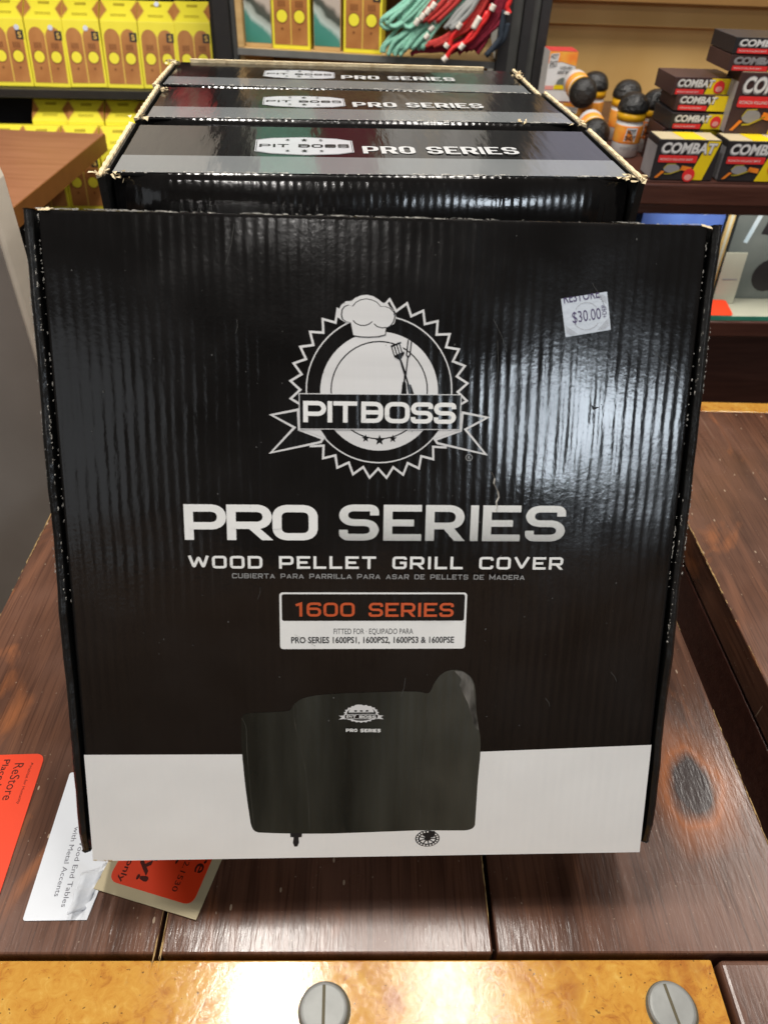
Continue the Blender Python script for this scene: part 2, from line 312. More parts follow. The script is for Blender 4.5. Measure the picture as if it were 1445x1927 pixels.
# ------------------------------------------------------------------ mesh helpers
class MB:
    def __init__(s): s.v = []; s.f = []
    def add(s, vs, fs):
        o = len(s.v); s.v += [tuple(v) for v in vs]; s.f += [tuple(i + o for i in f) for f in fs]; return s
    def box(s, x0, x1, y0, y1, z0, z1, m=None):
        vs = [(x, y, z) for x in (x0, x1) for y in (y0, y1) for z in (z0, z1)]
        if m is not None: vs = [m @ Vector(v) for v in vs]
        return s.add(vs, [(0, 1, 3, 2), (4, 6, 7, 5), (0, 4, 5, 1), (2, 3, 7, 6), (0, 2, 6, 4), (1, 5, 7, 3)])
    def prism(s, poly, fn, d0, d1):
        """poly in 2D, fn(u, v, d) -> 3D"""
        n = len(poly); vs = [fn(u, v, d0) for u, v in poly] + [fn(u, v, d1) for u, v in poly]
        fs = [tuple(range(n)), tuple(range(2 * n - 1, n - 1, -1))] + [(i, i + n, (i + 1) % n + n, (i + 1) % n) for i in range(n)]
        return s.add(vs, fs)
    def tube(s, pts, r, n=7, taper=None):
        pts = [Vector(p) for p in pts]; rings = []
        up = Vector((0.13, .2, 1)).normalized()
        for i, p in enumerate(pts):
            t = (pts[min(i + 1, len(pts) - 1)] - pts[max(i - 1, 0)]).normalized()
            a = t.cross(up)
            a = (t.cross(Vector((1, 0, 0))) if a.length < .05 else a).normalized(); b = t.cross(a)
            rr = r if taper is None else r * taper[i]
            rings.append([p + rr * (cos(2 * pi * k / n) * a + sin(2 * pi * k / n) * b) for k in range(n)])
        vs = [v for g in rings for v in g]; fs = []
        for i in range(len(pts) - 1):
            for k in range(n): fs.append((i * n + k, i * n + (k + 1) % n, (i + 1) * n + (k + 1) % n, (i + 1) * n + k))
        fs += [tuple(range(n - 1, -1, -1)), tuple((len(pts) - 1) * n + k for k in range(n))]
        return s.add(vs, fs)
    def lathe(s, prof, n=24, c=(0, 0, 0), m=None):
        vs = []; fs = []
        for r, z in prof:
            for k in range(n): vs.append(Vector((c[0] + r * cos(2 * pi * k / n), c[1] + r * sin(2 * pi * k / n), c[2] + z)))
        if m is not None: vs = [m @ v for v in vs]
        P = len(prof)
        for i in range(P - 1):
            for k in range(n): fs.append((i * n + k, i * n + (k + 1) % n, (i + 1) * n + (k + 1) % n, (i + 1) * n + k))
        fs += [tuple(range(n - 1, -1, -1)), tuple((P - 1) * n + k for k in range(n))]
        return s.add(vs, fs)
    def build(s, name, m, parent=None, bevel=0, smooth=False, seg=2):
        me = bpy.data.meshes.new(name); me.from_pydata(s.v, [], s.f); me.update()
        o = bpy.data.objects.new(name, me); COL.objects.link(o)
        me.materials.append(M[m] if isinstance(m, str) else m)
        if parent is not None: o.parent = parent
        if bevel:
            b = o.modifiers.new('bevel', 'BEVEL'); b.width = bevel; b.segments = seg; b.limit_method = 'ANGLE'
        if smooth:
            for p in me.polygons: p.use_smooth = True
        return o


def thing(name, label, cat, loc=(0, 0, 0), rot=(0, 0, 0), group=None):
    o = bpy.data.objects.new(name, None); COL.objects.link(o); o.empty_display_size = .05
    o.location = loc; o.rotation_euler = rot
    o['label'] = label; o['category'] = cat
    if group: o['group'] = group
    return o


def tag(o, label, cat, group=None):
    o['label'] = label; o['category'] = cat
    if group: o['group'] = group
    return o


def structure(o): o['kind'] = 'structure'; return o


def copy_tree(o, label=None, loc=None, rot=None, parent=None):
    c = o.copy(); COL.objects.link(c); c.parent = parent
    if loc is not None: c.location = loc
    if rot is not None: c.rotation_euler = rot
    if label: c['label'] = label
    for ch in list(o.children): copy_tree(ch, parent=c)
    return c


# flat print: collects 2-D polygons and lays them on a plane, each a hair above the one before
class Print:
    def __init__(s, fn, base=.00015, step=.000006): s.fn = fn; s.mb = MB(); s.d = base; s.step = step
    def poly(s, outer, *holes):
        rings = [outer, *holes]; tri = tessellate_polygon([[Vector((u, v, 0)) for u, v in r] for r in rings])
        s.mb.add([s.fn(u, v, s.d) for r in rings for u, v in r], tri); s.d += s.step; return s
    def quads(s, strips):
        for q in strips: s.mb.add([s.fn(u, v, s.d) for u, v in q], [tuple(range(len(q)))])
        s.d += s.step; return s
    def tris(s, vs, fs):
        s.mb.add([s.fn(u, v, s.d) for u, v in vs], fs); s.d += s.step; return s
    def build(s, name, m, parent): return s.mb.build(name, m, parent)


def rnd(pts, r, closed=False, which=None, n=5):
    out = []; P = [Vector(p) for p in pts]; L = len(P)
    for i, p in enumerate(P):
        if (not closed and i in (0, L - 1)) or (which is not None and i not in which): out.append(tuple(p)); continue
        a, b = P[i - 1], P[(i + 1) % L]; da, db = a - p, b - p
        rr = min(r, da.length * .5, db.length * .5); A = p + da.normalized() * rr; B = p + db.normalized() * rr
        for k in range(n + 1):
            t = k / n; out.append(tuple(A * (1 - t) ** 2 + p * (2 * t * (1 - t)) * .82 + (A + B) * .5 * (2 * t * (1 - t)) * .18 + B * t * t))
    ded = [out[0]]
    for q in out[1:]:
        if abs(q[0] - ded[-1][0]) + abs(q[1] - ded[-1][1]) > 1e-6: ded.append(q)
    if closed and abs(ded[0][0] - ded[-1][0]) + abs(ded[0][1] - ded[-1][1]) < 1e-6: ded.pop()
    return ded


def ribbon(pts, w, closed=False):
    P = [Vector(p) for p in pts]; n = len(P); Ls = []; Rs = []
    for i in range(n):
        a = P[i - 1] if (closed or i > 0) else None; b = P[(i + 1) % n] if (closed or i < n - 1) else None
        d1 = (P[i] - a).normalized() if a is not None else None; d2 = (b - P[i]).normalized() if b is not None else None
        d1 = d1 or d2; d2 = d2 or d1
        n1 = Vector((-d1.y, d1.x)); n2 = Vector((-d2.y, d2.x)); m_ = n1 + n2
        m_ = n1 if m_.length < 1e-6 else m_.normalized(); k = w / 2 / max(.3, m_.dot(n1))
        Ls.append(P[i] + m_ * k); Rs.append(P[i] - m_ * k)
    q = []
    for i in range(n if closed else n - 1):
        j = (i + 1) % n; q.append([tuple(Rs[i]), tuple(Rs[j]), tuple(Ls[j]), tuple(Ls[i])])
    return q


def glyph(ch, a, s, r=.22):
    """squared extended capital in a box a wide and 1 high, stroke s; returns strips"""
    h = s / 2; L, R, B, T, Mi = h, a - h, h, 1 - h, .5
    out = []
    def st(p, closed=False, rr=r, which=None): out.extend(ribbon(rnd(p, rr, closed, which), s, closed))
    if ch == 'P': st([(L, 0), (L, T), (R, T), (R, .40), (L, .40)], which=(2, 3))
    elif ch == 'R':
        st([(L, 0), (L, T), (R, T), (R, .42), (L, .42)], which=(2, 3)); out.append([(a * .40, .42), (a * .40 + s * 1.25, .42), (a + s * .12, 0), (a - s * 1.1, 0)])
    elif ch in 'O0': st([(L, B), (R, B), (R, T), (L, T)], True)
    elif ch == 'D': st([(L, B), (R, B), (R, T), (L, T)], True, which=(1, 2), rr=r * 1.4)
    elif ch == 'S': st([(R, .70), (R, T), (L, T), (L, Mi), (R, Mi), (R, B), (L, B), (L, .30)])
    elif ch == 'E': st([(a, T), (L, T), (L, B), (a, B)], which=()); st([(s, Mi), (a * .80, Mi)])
    elif ch == 'I': st([(a / 2, 0), (a / 2, 1)])
    elif ch == 'T': st([(0, T), (a, T)]); st([(a / 2, 0), (a / 2, 1 - s)])
    elif ch == 'B': st([(L, B), (R, B), (R, T), (L, T)], True, which=(1, 2)); st([(s, Mi), (a - s, Mi)])
    elif ch == 'L': st([(L, 1), (L, B), (a, B)], which=())
    elif ch == 'G': st([(R, .74), (R, T), (L, T), (L, B), (R, B), (R, .5), (a * .52, .5)], which=(1, 2, 3, 4))
    elif ch == 'C': st([(R, .70), (R, T), (L, T), (L, B), (R, B), (R, .30)])
    elif ch == 'U': st([(L, 1), (L, B), (R, B), (R, 1)])
    elif ch == 'V': st([(h * .9, 1), (a / 2, h), (a - h * .9, 1)])
    elif ch == 'A': st([(h * .9, 0), (a / 2, 1 - h), (a - h * .9, 0)]); st([(a * .27, .28), (a * .73, .28)])
    elif ch == 'W': st([(h * .8, 1), (a * .27, h), (a * .5, .9), (a * .73, h), (a - h * .8, 1)])
    elif ch == 'M': st([(L, 0), (L, T), (a / 2, .25), (R, T), (R, 0)], which=())
    elif ch == 'N': st([(L, 0), (L, T), (R, B), (R, 1)], which=())
    elif ch == '1': st([(a * .1, .80), (a * .62, T), (a * .62, 0)], which=())
    elif ch == '6': st([(R, .76), (R, T), (L, T), (L, B), (R, B), (R, .56), (L, .56)])
    return out


def word(pr, txt, x0, x1, y0, y1, s=.2, k=1.25, gap=.16, spc=.6, r=.22, widths=None, skew=0.0):
    """letters between x0 and x1; widths: optional list of measured (left, right) pairs"""
    Hh = y1 - y0; rel = {'I': .30, 'W': 1.5, 'M': 1.35, '1': .7, 'L': .95, 'E': 1.0, 'T': 1.05, 'V': 1.2, 'A': 1.15}
    if widths is None:
        ws = [(rel.get(c, 1.08) if c != ' ' else spc) for c in txt]
        tot = sum(ws) + gap * (len(txt) - 1); u = (x1 - x0) / tot; widths = []; x = x0
        for c, w_ in zip(txt, ws): widths.append((x, x + w_ * u)); x += (w_ + gap) * u
    for c, (a, b) in zip(txt, widths):
        if c == ' ': continue
        aw = (b - a) / Hh / k
        ss = min(s, aw * .98)
        qs = glyph(c, aw, s if c != 'I' else ss, r)
        for q in qs:
            pr.quads([[(a + u * k * Hh, y0 + v * Hh) for u, v in q]])


_fcache = {}


def text_mesh(txt, bold=0.0):
    key = (txt, bold)
    if key in _fcache: return _fcache[key]
    cu = bpy.data.curves.new('lettering_source', 'FONT'); cu.body = txt; cu.size = 1; cu.offset = bold; cu.resolution_u = 3
    ob = bpy.data.objects.new('lettering_source', cu); COL.objects.link(ob)
    dg = bpy.context.evaluated_depsgraph_get(); dg.update()
    me = bpy.data.meshes.new_from_object(ob.evaluated_get(dg))
    vs = [(v.co.x, v.co.y) for v in me.vertices]; fs = [tuple(p.vertices) for p in me.polygons]
    bpy.data.objects.remove(ob); bpy.data.curves.remove(cu); bpy.data.meshes.remove(me)
    x0 = min(v[0] for v in vs); x1 = max(v[0] for v in vs)
    vs = [((x - x0) / (x1 - x0), y) for x, y in vs]     # x in 0..1, y in em units (capital about .73)
    _fcache[key] = (vs, fs); return vs, fs


def text(pr, txt, x0, x1, y0, capH, bold=0.0, shear=0.0):
    vs, fs = text_mesh(txt, bold); k = capH / .73
    pr.tris([(x0 + u * (x1 - x0) + shear * v * k, y0 + v * k) for u, v in vs], fs)


def disc(cx, cy, r, n=32, a0=0, a1=2 * pi, ry=None):
    ry = ry or r
    full = abs(a1 - a0 - 2 * pi) < 1e-6
    m_ = n if full else n + 1
    return [(cx + r * cos(a0 + (a1 - a0) * i / n), cy + ry * sin(a0 + (a1 - a0) * i / n)) for i in range(m_)]


def star(cx, cy, r, n=5, q=.42):
    return [(cx + (r if i % 2 == 0 else r * q) * sin(pi * i / n), cy + (r if i % 2 == 0 else r * q) * cos(pi * i / n)) for i in range(2 * n)]


def rrect(x0, x1, y0, y1, r, n=5): return rnd([(x0, y0), (x1, y0), (x1, y1), (x0, y1)], r, True, n=n)


def chips(name, segs, n, lo, hi, wid, mname, parent, normal_fn=None):
    """worn flecks along edges: little raised slivers of bare paper"""
    mb = MB()
    for (a, b, out) in segs:
        a, b, out = Vector(a), Vector(b), Vector(out).normalized(); d = (b - a); Ln = d.length; d.normalize(); side = d.cross(out)
        cl = [random.random() for _ in range(9)]
        for _ in range(n):
            t = min(1, max(0, random.choice(cl) + random.gauss(0, .05))) * Ln; l = lo + (hi - lo) * random.random() ** 2.5; wv = wid * random.uniform(.25, 1)
            c = a + d * t + out * .00035 + side * random.uniform(-.0006, .0006)
            mb.add([c - d * l / 2 - side * wv * .5, c + d * l * .3 - side * wv * .5, c + d * l / 2 + side * wv * .4, c - d * l * .2 + side * wv * .5, c + out * .0003],
                   [(0, 1, 4), (1, 2, 4), (2, 3, 4), (3, 0, 4)])
    o = mb.build(name, mname, parent); o['kind'] = 'stuff'; return o


W, H, T, WL = .42, .44386, .1464, .4034
hw, hl = W / 2, WL / 2

# ================================================================== the shop shell
def slab(name, x0, x1, y0, y1, z0, z1, m): return structure(MB().box(x0, x1, y0, y1, z0, z1).build(name, m))


slab('floor', -7, 7, -6, 7, -.70, -.62, 'floor')
slab('wall', -5, 5, 2.75, 2.85, -.62, 3.0, 'wall')
M['panelling'] = mat('brown_panelled_wall', (.16, .085, .05), .6, .3, base2=(.50, .36, .26), vscale=2.2, stretch=(3.5, 1, .35))
M['upper_wall'] = mat('dim_upper_wall', (.06, .055, .05), .8, .2)
slab('wall_panelling', -5, 5, -4.6, -4.5, -.62, 1.15, 'panelling')
slab('upper_wall', -5, 5, -4.62, -4.52, 1.151, 3.0, 'upper_wall')

# ================================================================== end tables
TY = .0428


def end_table(label, flip=False):
    t = thing('end_table', label, 'end table', (0, 0, 0), (0, 0, TY), 'matching wood end tables with orange straps')
    top = .0
    y0, y1 = .203, 1.005
    xs = [(-.386, -.1468), (-.1433, .1068), (.1103, .355)]
    for i, (a, b) in enumerate(xs):
        MB().box(a, b, y0, y1, -.045, top).build('board', 'board', t, bevel=.0016)
        # worn bare arrises along the joints
    segs = []
    for x, sx in ((-.1468, 1), (-.1433, -1), (.1068, 1), (.1103, -1), (.355, 1), (-.386, -1)):
        segs.append(((x - sx * .0006, y0 + .002, -.0002), (x - sx * .0006, y1, -.0002), (sx * .3, 0, 1)))
    chips('worn_edge', segs, 110, .004, .03, .0011, M['worn_wood'], t)
    MB().box(-.383, .352, y0 + .004, y1 - .004, -.052, -.046).build('underlay', 'legwood', t)
    for (a, b) in ((.110, .1992), (y1 + .002, y1 + .03)):
        s_ = MB().box(-.303, .2735, a, b, -.043, -.0012).build('strap', 'strap', t, bevel=.0012)
        if a < .2:
            for sx in (-.277, -.0195, .2325):
                sc = MB().lathe([(.0172, 0), (.0172, .0032), (.0160, .0044), (.0146, .0048)], 40, (sx, .1668, -.0012)).build('screw', 'steel', s_, smooth=False)
                MB().lathe([(.0188, 0), (.0172, .0004)], 40, (sx + .0006, .1664, -.00118)).build('screw_grime', 'slot', sc)
                sl = MB(); an = pi / 2 + (.02 if sx < 0 else -.22)
                if sx > 0: an = pi / 2 + .12
                c_, n_ = Vector((cos(an), sin(an), 0)), Vector((-sin(an), cos(an), 0))
                q = [c_ * .0148 + n_ * .0011, c_ * .0148 - n_ * .0011, -c_ * .0148 - n_ * .0011, -c_ * .0148 + n_ * .0011]
                sl.add([Vector((sx, .1668, .00375)) + v for v in q], [(0, 1, 2, 3)])
                MB_ = sl.build('screw_slot', 'slot', s_)
        for (xa, xb) in ((-.386, -.308), (.2785, .355)):
            MB().box(xa, xb, a, b - (0 if a > .2 else .0005), -.045, .0008).build('corner_block', 'board', t, bevel=.004, seg=3)
    # dark rebate under the strap ends
    MB().box(-.384, .353, .112, y0 + .002, -.052, -.0435).build('rebate', 'legwood', t)
    # apron with a rounded lower moulding, and legs
    for q in ((-.384, -.364, .13, y1), (.333, .353, .13, y1), (-.3635, .3325, .13, .15), (-.3635, .3325, y1 - .02, y1)): MB().box(*q, -.13, -.053).build('apron', 'dark_wood', t, bevel=.002)
    for x in (-.386, .355): MB().box(x - .007, x + .007, .12, y1 + .01, -.150, -.132).build('moulding', 'dark_wood', t, bevel=.005, seg=3)
    for x in (-.36, .329):
        for y in (.145, y1 - .03): MB().box(x - .025, x + .025, y - .025, y + .025, -.62, -.152).build('leg', 'legwood', t, bevel=.003)
    return t


M['worn_wood'] = mat('bare_worn_wood', (.30, .17, .06), .6, .3, base2=(.55, .38, .17), vscale=150)
main_table = end_table('dark wood end table carrying the black boxes, orange strap across its front with grey screws')
right_table = copy_tree(main_table, 'empty second dark wood end table to the right of the one carrying the boxes', (.809, .003, 0), (0, 0, TY))

# ================================================================== the leaning box
FX, FY, FYAW, FLEAN = -.0058, .3751, .0622, .4788
fb = thing('cardboard_box', 'glossy black grill cover box leaning back in front, price sticker on its face', 'box', (FX, FY, 0), (-FLEAN, 0, FYAW), 'black grill cover boxes')


def ff(u, v, d): return (u, -T - d, v)


MB().box(-.2035, .2035, -T + .016, -.001, .004, H - .002).build('box_tray', 'black_side', fb, bevel=.002)
MB().box(-hl, hl, -T, -T + .0155, 0, H).build('lid_panel', 'black_gloss', fb, bevel=.0022, seg=3)
for sx in (-1, 1):
    mb = MB(); rows = 26
    prof = []
    xa, xb = sx * .2045, sx * .21
    vs = []; fs = []
    for i in range(rows + 1):
        z = .006 + (H - .006) * i / rows
        dy = .0006 * sin(i * 1.1 + sx) + .0004 * sin(i * 2.7)
        e = .004 if i in (0,) else 0
        for x, y in ((xa, -T + .0005 + dy + e), ((xa + xb) / 2, -T - .0012 + dy + e), (xb, -T + .0008 + dy + e), (xb, -.0005), (xa, -.0005)): vs.append((x + sx * .0003 * sin(i * .8), y, z))
    for i in range(rows):
        for k in range(5): fs.append((i * 5 + k, i * 5 + (k + 1) % 5, (i + 1) * 5 + (k + 1) % 5, (i + 1) * 5 + k))
    fs += [(0, 1, 2, 3, 4), tuple(rows * 5 + k for k in (4, 3, 2, 1, 0))]
    mb.add(vs, fs).build('side_wall', 'black_side', fb, bevel=.0006)
segs = []
for sx in (-1, 1):
    segs.append(((sx * .2012, -T + .0004, .20), (sx * .2012, -T + .0004, H - .004), (sx * .6, -1, 0)))
    segs.append(((sx * .2048, -T - .0002, .17), (sx * .2048, -T - .0002, H), (-sx * .6, -1, 0)))
    segs.append(((sx * .2095, -T + .0003, .22), (sx * .2095, -T + .0003, H), (sx * .6, -1, 0)))
chips('edge_wear', segs, 60, .0005, .0032, .0006, 'scuff', fb)
chips('top_edge_wear', [((-.2, -T + .0008, H - .0002), (.2, -T + .0008, H - .0002), (0, -1, 1))], 200, .001, .009, .0006, 'scuff', fb)
chips('corner_wear', [((.197, -T + .0005, H - .0005), (.2035, -T + .0005, H - .002), (0, -1, 1)), ((-.2035, -T + .0005, H - .001), (-.192, -T + .0005, H), (0, -1, 1)), ((-.2, -T + .0005, .001), (-.188, -T + .0005, .0005), (0, -1, -.5))], 14, .002, .005, .0022, 'kraft', fb)

# --- print on the lid
p = Print(ff); p.poly([(-.2014, .0006), (.2014, .0006), (.2014, .0900), (.0777, .0858), (-.0923, .0856), (-.2014, .0864)]); p.build('white_band', 'white_print', fb)
# badge
bc = (.0010, .3405); NT = 32
def teeth(rt, rn, off=0.0):
    out = []
    for i in range(NT):
        a = 2 * pi * (i + .5) / NT + off
        out.append((bc[0] + rt * cos(a), bc[1] + rt * sin(a))); a2 = a + pi / NT * 1.0
        out.append((bc[0] + rn * cos(a2), bc[1] + rn * sin(a2)))
    return out
to_, ti_ = teeth(.0572, .0508), teeth(.0549, .0487)
badge = Print(ff, .00016).quads([[to_[i - 1], to_[i], ti_[i], ti_[i - 1]] for i in range(len(to_))]).build('badge_border', 'silver_print', fb)
p = Print(ff, .00017); p.poly(disc(*bc, .0463, 64), disc(*bc, .0455, 64)); p.build('badge_ring', 'silver_print', fb)
p = Print(ff, .00018); p.poly(disc(bc[0], bc[1] - .0008, .0372, 64)); p.build('badge_disc', 'silver_print', fb)
p = Print(ff, .00020); p.poly(disc(*bc, .0308, 48), disc(*bc, .0300, 48)); p.build('badge_inner_line', 'ink_gloss', fb)
# ribbon tails
tl = [(-.0495, .3290), (-.0687, .3248), (-.0538, .3166), (-.0692, .2997), (-.0355, .3070), (-.0335, .3102), (-.0490, .3160)]
tr = [(.0537, .3284), (.0722, .3248), (.0578, .3166), (.0720, .2999), (.0385, .3070), (.0362, .3102), (.0530, .3165)]
def inset(poly, d):
    P = [Vector(q) for q in poly]; n = len(P); area = sum(P[i].x * P[(i + 1) % n].y - P[(i + 1) % n].x * P[i].y for i in range(n)); sg = 1 if area > 0 else -1; out = []
    for i in range(n):
        d1 = (P[i] - P[i - 1]).normalized(); d2 = (P[(i + 1) % n] - P[i]).normalized()
        n1 = Vector((-d1.y, d1.x)) * sg; n2 = Vector((-d2.y, d2.x)) * sg; m_ = (n1 + n2).normalized()
        out.append(tuple(P[i] + m_ * d / max(.45, m_.dot(n1))))
    return out
for q_ in (tl, tr):
    pb = Print(ff, .00022).poly(q_).build('badge_ribbon', 'silver_print', fb); Print(ff, .00026).poly(inset(q_, .0015)).build('ribbon_inside', 'ink_gloss', pb)
for q_ in ([(-.0490, .3160), (-.0364, .3160), (-.0322, .3098)], [(.0530, .3165), (.0405, .3163), (.0350, .3098)]): Print(ff, .00029).poly(q_).build('ribbon_fold', 'silver_print', fb)
# chef's hat and crossed tools of the badge
def hz(X, Y): return (.0001 + (620 + X * 180 / 1445 - 713) * .000337, .3414 - (560 + Y * 200 / 1606 - 733) * .000337 + (620 + X * 180 / 1445 - 713) * .000008)
hat = [(205, 300), (215, 230), (250, 185), (310, 165), (362, 185), (410, 130), (480, 95), (560, 82), (640, 98), (710, 130), (765, 188), (830, 190), (900, 215), (955, 265), (972, 330), (950, 410), (900, 465), (850, 490), (838, 585), (740, 608), (600, 615), (470, 608), (372, 590), (335, 410), (270, 395), (220, 360)]
hatc = (590, 330)
def sc_(pts, k, kx=None): return [hz(hatc[0] + (x - hatc[0]) * (kx or k), hatc[1] + (y - hatc[1]) * k) for x, y in pts]
outer = [(135, 330), (150, 250), (190, 160), (260, 110), (340, 105), (400, 60), (480, 28), (570, 20), (660, 40), (740, 90), (800, 135), (870, 140), (900, 190), (960, 240), (1000, 330), (975, 430), (850, 500), (340, 420), (260, 410), (190, 370)]
p = Print(ff, .00031); p.poly([hz(*q) for q in outer]); p.build('hat_halo', 'silver_print', fb)
p = Print(ff, .00033); p.poly(sc_(hat, 1.05)); p.build('hat_outline', 'ink_gloss', fb)
p = Print(ff, .00035); p.poly(sc_(hat, 1.0)); p.build('hat', 'silver_print', fb)
p = Print(ff, .00037)
p.quads(ribbon([hz(*q) for q in ((365, 380), (410, 425), (470, 450), (540, 455), (600, 435), (650, 400))], .0006)); p.quads(ribbon([hz(*q) for q in ((675, 430), (720, 470), (790, 490), (860, 485))], .0006))
# spatula, fork
p.poly([hz(*q) for q in ((925, 745), (1075, 690), (1135, 860), (1085, 940), (1165, 1150), (1130, 1160), (1060, 955), (985, 915))])
p.quads(ribbon([hz(*q) for q in ((1185, 665), (1165, 885), (1185, 910), (1160, 1200))], .0008)); p.quads(ribbon([hz(*q) for q in ((1235, 675), (1215, 890), (1190, 915))], .0008))
p.poly([hz(*q) for q in ((1115, 1280), (1165, 1290), (1185, 1490), (1095, 1490))]); p.poly([hz(*q) for q in ((1180, 1320), (1240, 1320), (1300, 1490), (1215, 1490))])
p.quads(ribbon([hz(*q) for q in ((1148, 1150), (1140, 1290))], .0010)); p.quads(ribbon([hz(*q) for q in ((1160, 1195), (1205, 1330))], .0010))
p.build('hat_and_tool_lines', 'ink_gloss', fb)
p = Print(ff, .00045)
for i in range(4):
    x = 962 + i * 38; y = 765 - i * 15
    p.quads(ribbon([hz(x, y), hz(x + 38, y + 118)], .0009))
p.build('spatula_slot', 'silver_print', fb)
# name band
p = Print(ff, .0005); p.poly([(-.0497, .3384), (.0533, .3390), (.0533, .3164), (-.0495, .3157)]); p.build('name_band_border', 'silver_print', fb)
p = Print(ff, .00053); p.poly([(-.0492, .3379), (.0528, .3385), (.0528, .3169), (-.0490, .3162)]); p.build('name_band', 'ink_gloss', fb)
def lx(px): return -.0470 + (px - 273) * (.0970 / 860)
pbw = [(lx(273), lx(402)), (lx(409), lx(436)), (lx(442), lx(576)), None, (lx(598), lx(722)), (lx(730), lx(872)), (lx(878), lx(1003)), (lx(1008), lx(1134))]
pbw = [q or (0, 0) for q in pbw]
p = Print(ff, .00056); word(p, 'PIT BOSS', 0, 0, .3203, .3337, s=.20, k=1.12, widths=pbw, r=.25); p.build('name_lettering', 'letter_white', fb)
for x, y, r in ((-.0073, .3103, .0027), (.0016, .3092, .0036), (.0101, .3103, .0027)): Print(ff, .00024).poly(star(x, y, r)).build('badge_star', 'ink_gloss', fb)
p = Print(ff); p.poly(disc(.0598, .2985, .0023, 24), disc(.0598, .2985, .0019, 24)); text(p, 'R', .0590, .0607, .2975, .0020); p.build('registered_mark', 'grey_print', fb)
# title
pw = [(-.1248, -.0976), (-.0973, -.0680), (-.0676, -.0381)]
p = Print(ff); word(p, 'PRO', 0, 0, .2424, .2663, s=.205, k=1.22, widths=pw, r=.22); p.build('title_lettering', 'letter_white', fb)
sw = [(-.0242, .0020), (.0050, .0302), (.0328, .0585), (.0625, .0679), (.0707, .0961), (.0994, .1262)]
p = Print(ff); word(p, 'SERIES', 0, 0, .2424, .2668, s=.185, k=1.3, widths=sw, r=.22); p.build('halftone_lettering', 'halftone', fb)
p = Print(ff); word(p, 'WOOD PELLET GRILL COVER', -.1232, .1264, .2229, .2316, s=.19, k=1.15, gap=.24, spc=.75, r=.15); p.build('subtitle_lettering', 'letter_white', fb)
p = Print(ff); word(p, 'CUBIERTA PARA PARRILLA PARA ASAR DE PELLETS DE MADERA', -.0949, .1005, .2161, .2195, s=.17, k=1.1, gap=.24, spc=.75, r=.15); p.build('spanish_lettering', 'grey_print', fb)
# model panel
p = Print(ff, .00015); p.poly(rrect(-.0640, .0626, .1653, .2061, .0022)); p.build('model_panel', 'letter_white', fb)
p = Print(ff, .0002); p.poly(rnd([(-.0625, .1858), (.0612, .1858), (.0612, .2049), (-.0625, .2049)], .0015, True)); p.build('model_panel_black', 'ink_gloss', fb)
p = Print(ff, .00024); word(p, '1600 SERIES', -.0537, .0537, .1890, .1990, s=.17, k=1.15, gap=.17, spc=.7, r=.2); p.build('model_lettering', 'orange_print', fb)
p = Print(ff, .0002); text(p, 'FITTED FOR · EQUIPADO PARA', -.0276, .0265, .1762, .0042); text(p, 'PRO SERIES 1600PS1, 1600PS2, 1600PS3 & 1600PSE', -.0565, .0549, .1697, .0046, bold=.022); p.build('fit_lettering', 'ink', fb)
# picture of the covered grill
cov = [(-.0915, .1142), (-.0900, .1168), (-.0859, .1176), (-.0700, .1181), (-.0580, .1190), (-.0558, .1225), (-.0520, .1275), (-.0450, .1298), (-.0379, .1310), (-.02, .1322), (-.001, .1327), (.018, .1333), (.0324, .1331), (.0385, .1312), (.0405, .1345), (.0420, .1395), (.0469, .1466), (.0515, .1490), (.0561, .1497), (.0615, .1488), (.0655, .1463), (.0690, .1425), (.0707, .1382), (.0720, .130), (.0723, .1211), (.0745, .108), (.0768, .0962), (.0772, .0835), (.0763, .0621), (.0761, .0402), (.0759, .0243), (.0725, .0221), (.0689, .0215), (.035, .0222), (.0004, .0213), (-.03, .0206), (-.0538, .0209), (-.0700, .0216), (-.0845, .0225), (-.0871, .0274), (-.0890, .045), (-.0904, .06), (-.0920, .0853), (-.0922, .101)]
p = Print(ff, .0002); p.poly(rnd(cov, .003, True, n=2)); p.build('grill_cover_picture', 'cover', fb)
p = Print(ff, .00023)
p.poly([(.0560, .1486), (.0620, .1480), (.0672, .1440), (.0700, .1380), (.0708, .1290), (.0725, .117), (.0752, .103), (.0728, .1045), (.0690, .115), (.0665, .124), (.0630, .131), (.0600, .138), (.0612, .1425)])
p.build('picture_sheen', 'cover_sheen', fb)
for pts in ([(-.0556, .1235), (-.055, .110), (-.052, .095), (-.0475, .075), (-.0455, .045), (-.0450, .024)], [(.0385, .1305), (.0375, .10), (.0360, .075), (.0352, .045), (.0352, .023)], [(-.0545, .1250), (-.052, .119), (-.0535, .113)], [(-.0915, .114), (-.0885, .108), (-.0885, .085), (-.0865, .05), (-.0850, .026)], [(.0395, .129), (.043, .122), (.042, .114), (.046, .110)], [(.0352, .073), (.028, .0722)]): Print(ff, .00025).quads(ribbon(rnd(pts, .01), .0004)).build('picture_seam', 'seam', fb)
p = Print(ff, .00022)
p.poly([(-.0590, .0215), (-.0505, .0213), (-.0508, .0180), (-.0530, .0178), (-.0528, .0135), (-.0540, .0102), (-.0562, .0102), (-.0572, .0135), (-.0566, .0180), (-.0590, .0182)])
p.build('picture_caster', 'ink', fb); p = Print(ff, .00022)
wc = (.0412, .0152); p.poly(disc(*wc, .0090, 36, ry=.0068), disc(*wc, .0058, 30, ry=.0044)); p.poly(disc(*wc, .0024, 16, ry=.0020))
for i in range(9):
    a = 2 * pi * i / 9; p.quads(ribbon([wc, (wc[0] + .006 * cos(a), wc[1] + .0046 * sin(a))], .0008))
p.poly([(.036, .0215), (.0465, .0215), (.046, .0165), (.041, .0155), (.0375, .018)])
